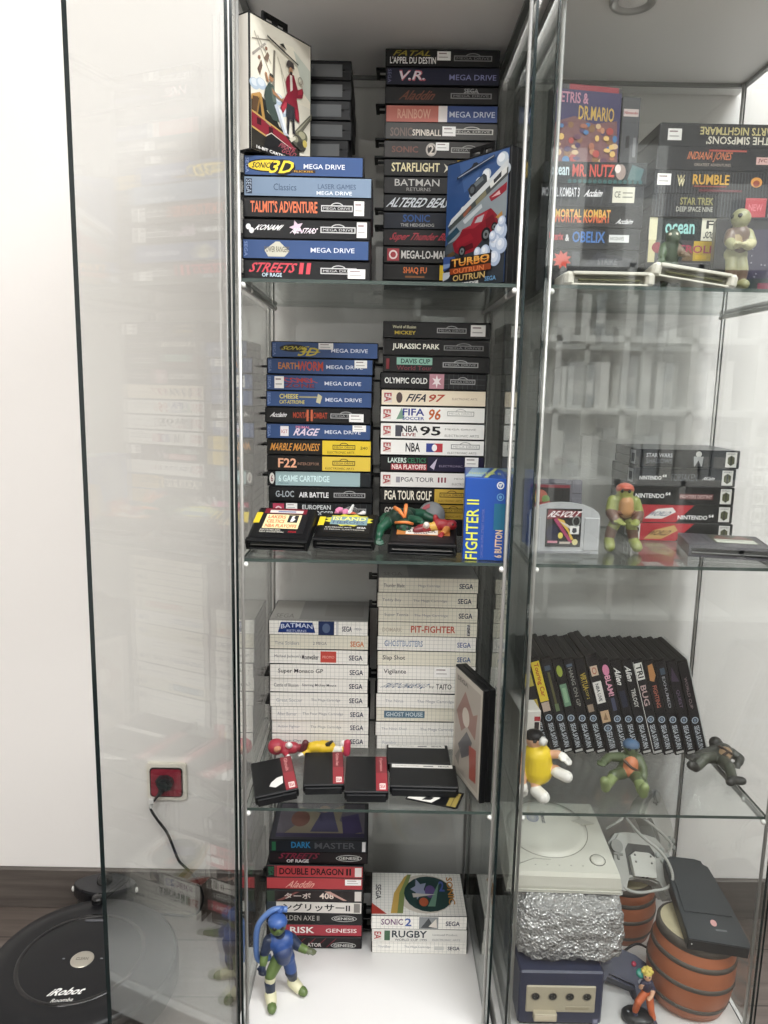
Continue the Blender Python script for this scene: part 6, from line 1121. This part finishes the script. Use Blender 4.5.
# ---------------------------------------------------------------- shelving across the room (seen only mirrored in the closed glass door)
th = thing('shelving_unit', 'white cube shelving across the room, mirrored in the closed door', 'shelving', (1.16, -2.75, 0))
WS = mat('#f1f0ec', .5, .4)
for k in range(7): MB().box(-.96 + .32 * k - .014, -.96 + .32 * k + .014, -.19, .19, 0, 1.72, WS).build('upright', th)
for k in range(6): MB().box(-.974, .974, -.19, .19, .0 + .34 * k, .028 + .34 * k, WS).build('shelf', th)
MB().box(-.96, .96, -.19, -.18, 0, 1.72, WS).build('back_board', th)
rr = random.Random(11)
for c in range(6):
    for r in range(2, 5):
        x = 1.16 - .96 + .32 * c + .02; xe = x + .28
        while x < xe - .03:
            w = rr.uniform(.035, .09); hh = rr.uniform(.18, .29)
            if x + w > xe: break
            th = thing('storage_box', 'pale upright box in the mirrored white shelving', 'box', (x, -2.75, .34 * r + .0281), group='boxes in the mirrored shelving')
            cl = rr.choice(['#e8e6e0', '#d8d6d2', '#c4c6c8', '#f0efec', '#b8bcc0', '#8f9498'])
            MB().box(0, w - .003, -.05, .13, 0, hh, mat(cl, .5), c=.002).build('carton', th)
            MB().box(.006, w - .009, .1295, .131, hh * .3, hh * .6, mat('#f4f3f0', .5)).build('label', th)
            x += w + rr.uniform(0, .03)
for x, w, hh in ((.75, .18, .5), (1.12, .18, .52), (1.55, .3, .36)):
    th = thing('storage_box', 'tall white box standing on top of the mirrored shelving', 'box', (x, -2.75, 1.7282), group='tall white boxes on the mirrored shelving')
    MB().box(0, w, -.12, .15, 0, hh, mat('#f2f1ee', .45), c=.004).build('carton', th)
    MB().box(w * .2, w * .8, .1495, .151, hh * .55, hh * .8, mat('#c9cacb', .45)).build('label', th)

# ---------------------------------------------------------------- lights and camera
def lamp(x, y, sx, sy, watts, lc):  # unseen ceiling panel with an area lamp, added to fill the cabinets with light
    label = 'flat white ceiling light panel in the room, not in view'
    th = thing('added_light_panel', label, 'ceiling light', (x, y, RH), group='ceiling light panels')
    mb = MB(); mb.box(-sx / 2 - .02, sx / 2 + .02, -sy / 2 - .02, sy / 2 + .02, -.03, 0, mat('#f0f0ee', .5)); mb.build('frame', th)
    mb = MB(); mb.box(-sx / 2, sx / 2, -sy / 2, sy / 2, -.034, -.03, mat('#fffaf2', .5, emis=3.)); mb.build('diffuser', th)
    l = bpy.data.lights.new('panel_light', 'AREA'); l.shape = 'RECTANGLE'; l.size = sx; l.size_y = sy; l.energy = watts; l.color = lc
    o = bpy.data.objects.new('panel_light', l); COL.objects.link(o); o.location = (x, y, RH - .04)
for x, y, sx, wt, c in LAMPS:
    lamp(x, y, sx, .3, wt, c)

cam = bpy.data.cameras.new('camera'); cam.sensor_fit = 'HORIZONTAL'; cam.sensor_width = 36; cam.lens = 752.3 / 768 * 36; cam.clip_start = .02; cam.clip_end = 30
co = bpy.data.objects.new('camera', cam); COL.objects.link(co)
pi_, ro, ya = radians(9.4555), radians(1.17), radians(.316)
fw = Vector((sin(ya) * cos(pi_), cos(ya) * cos(pi_), -sin(pi_))); r0 = Vector((cos(ya), -sin(ya), 0)); u0 = r0.cross(fw)
rt = r0 * cos(ro) + u0 * sin(ro); up_ = u0 * cos(ro) - r0 * sin(ro)
m = Matrix.Identity(4)
for i in range(3): m[i][0], m[i][1], m[i][2] = rt[i], up_[i], -fw[i]
m[0][3], m[1][3], m[2][3] = .0076, -1.092, 1.13
co.matrix_world = m; SC.camera = co

w = bpy.data.worlds.new('room_world'); SC.world = w; w.use_nodes = True
w.node_tree.nodes['Background'].inputs[0].default_value = (.9, .95, 1, 1); w.node_tree.nodes['Background'].inputs[1].default_value = .3
SC.view_settings.view_transform = 'Standard'; SC.view_settings.look = 'None'; SC.view_settings.gamma = 1; SC.view_settings.use_curve_mapping = False
SC.view_settings.exposure = EXPO
SC.cycles.transparent_max_bounces = 48; SC.cycles.max_bounces = 12; SC.cycles.diffuse_bounces = 5; SC.cycles.glossy_bounces = 6
SC.cycles.caustics_reflective = False; SC.cycles.caustics_refractive = False
SC.cycles.use_denoising = True
bpy.context.view_layer.update()
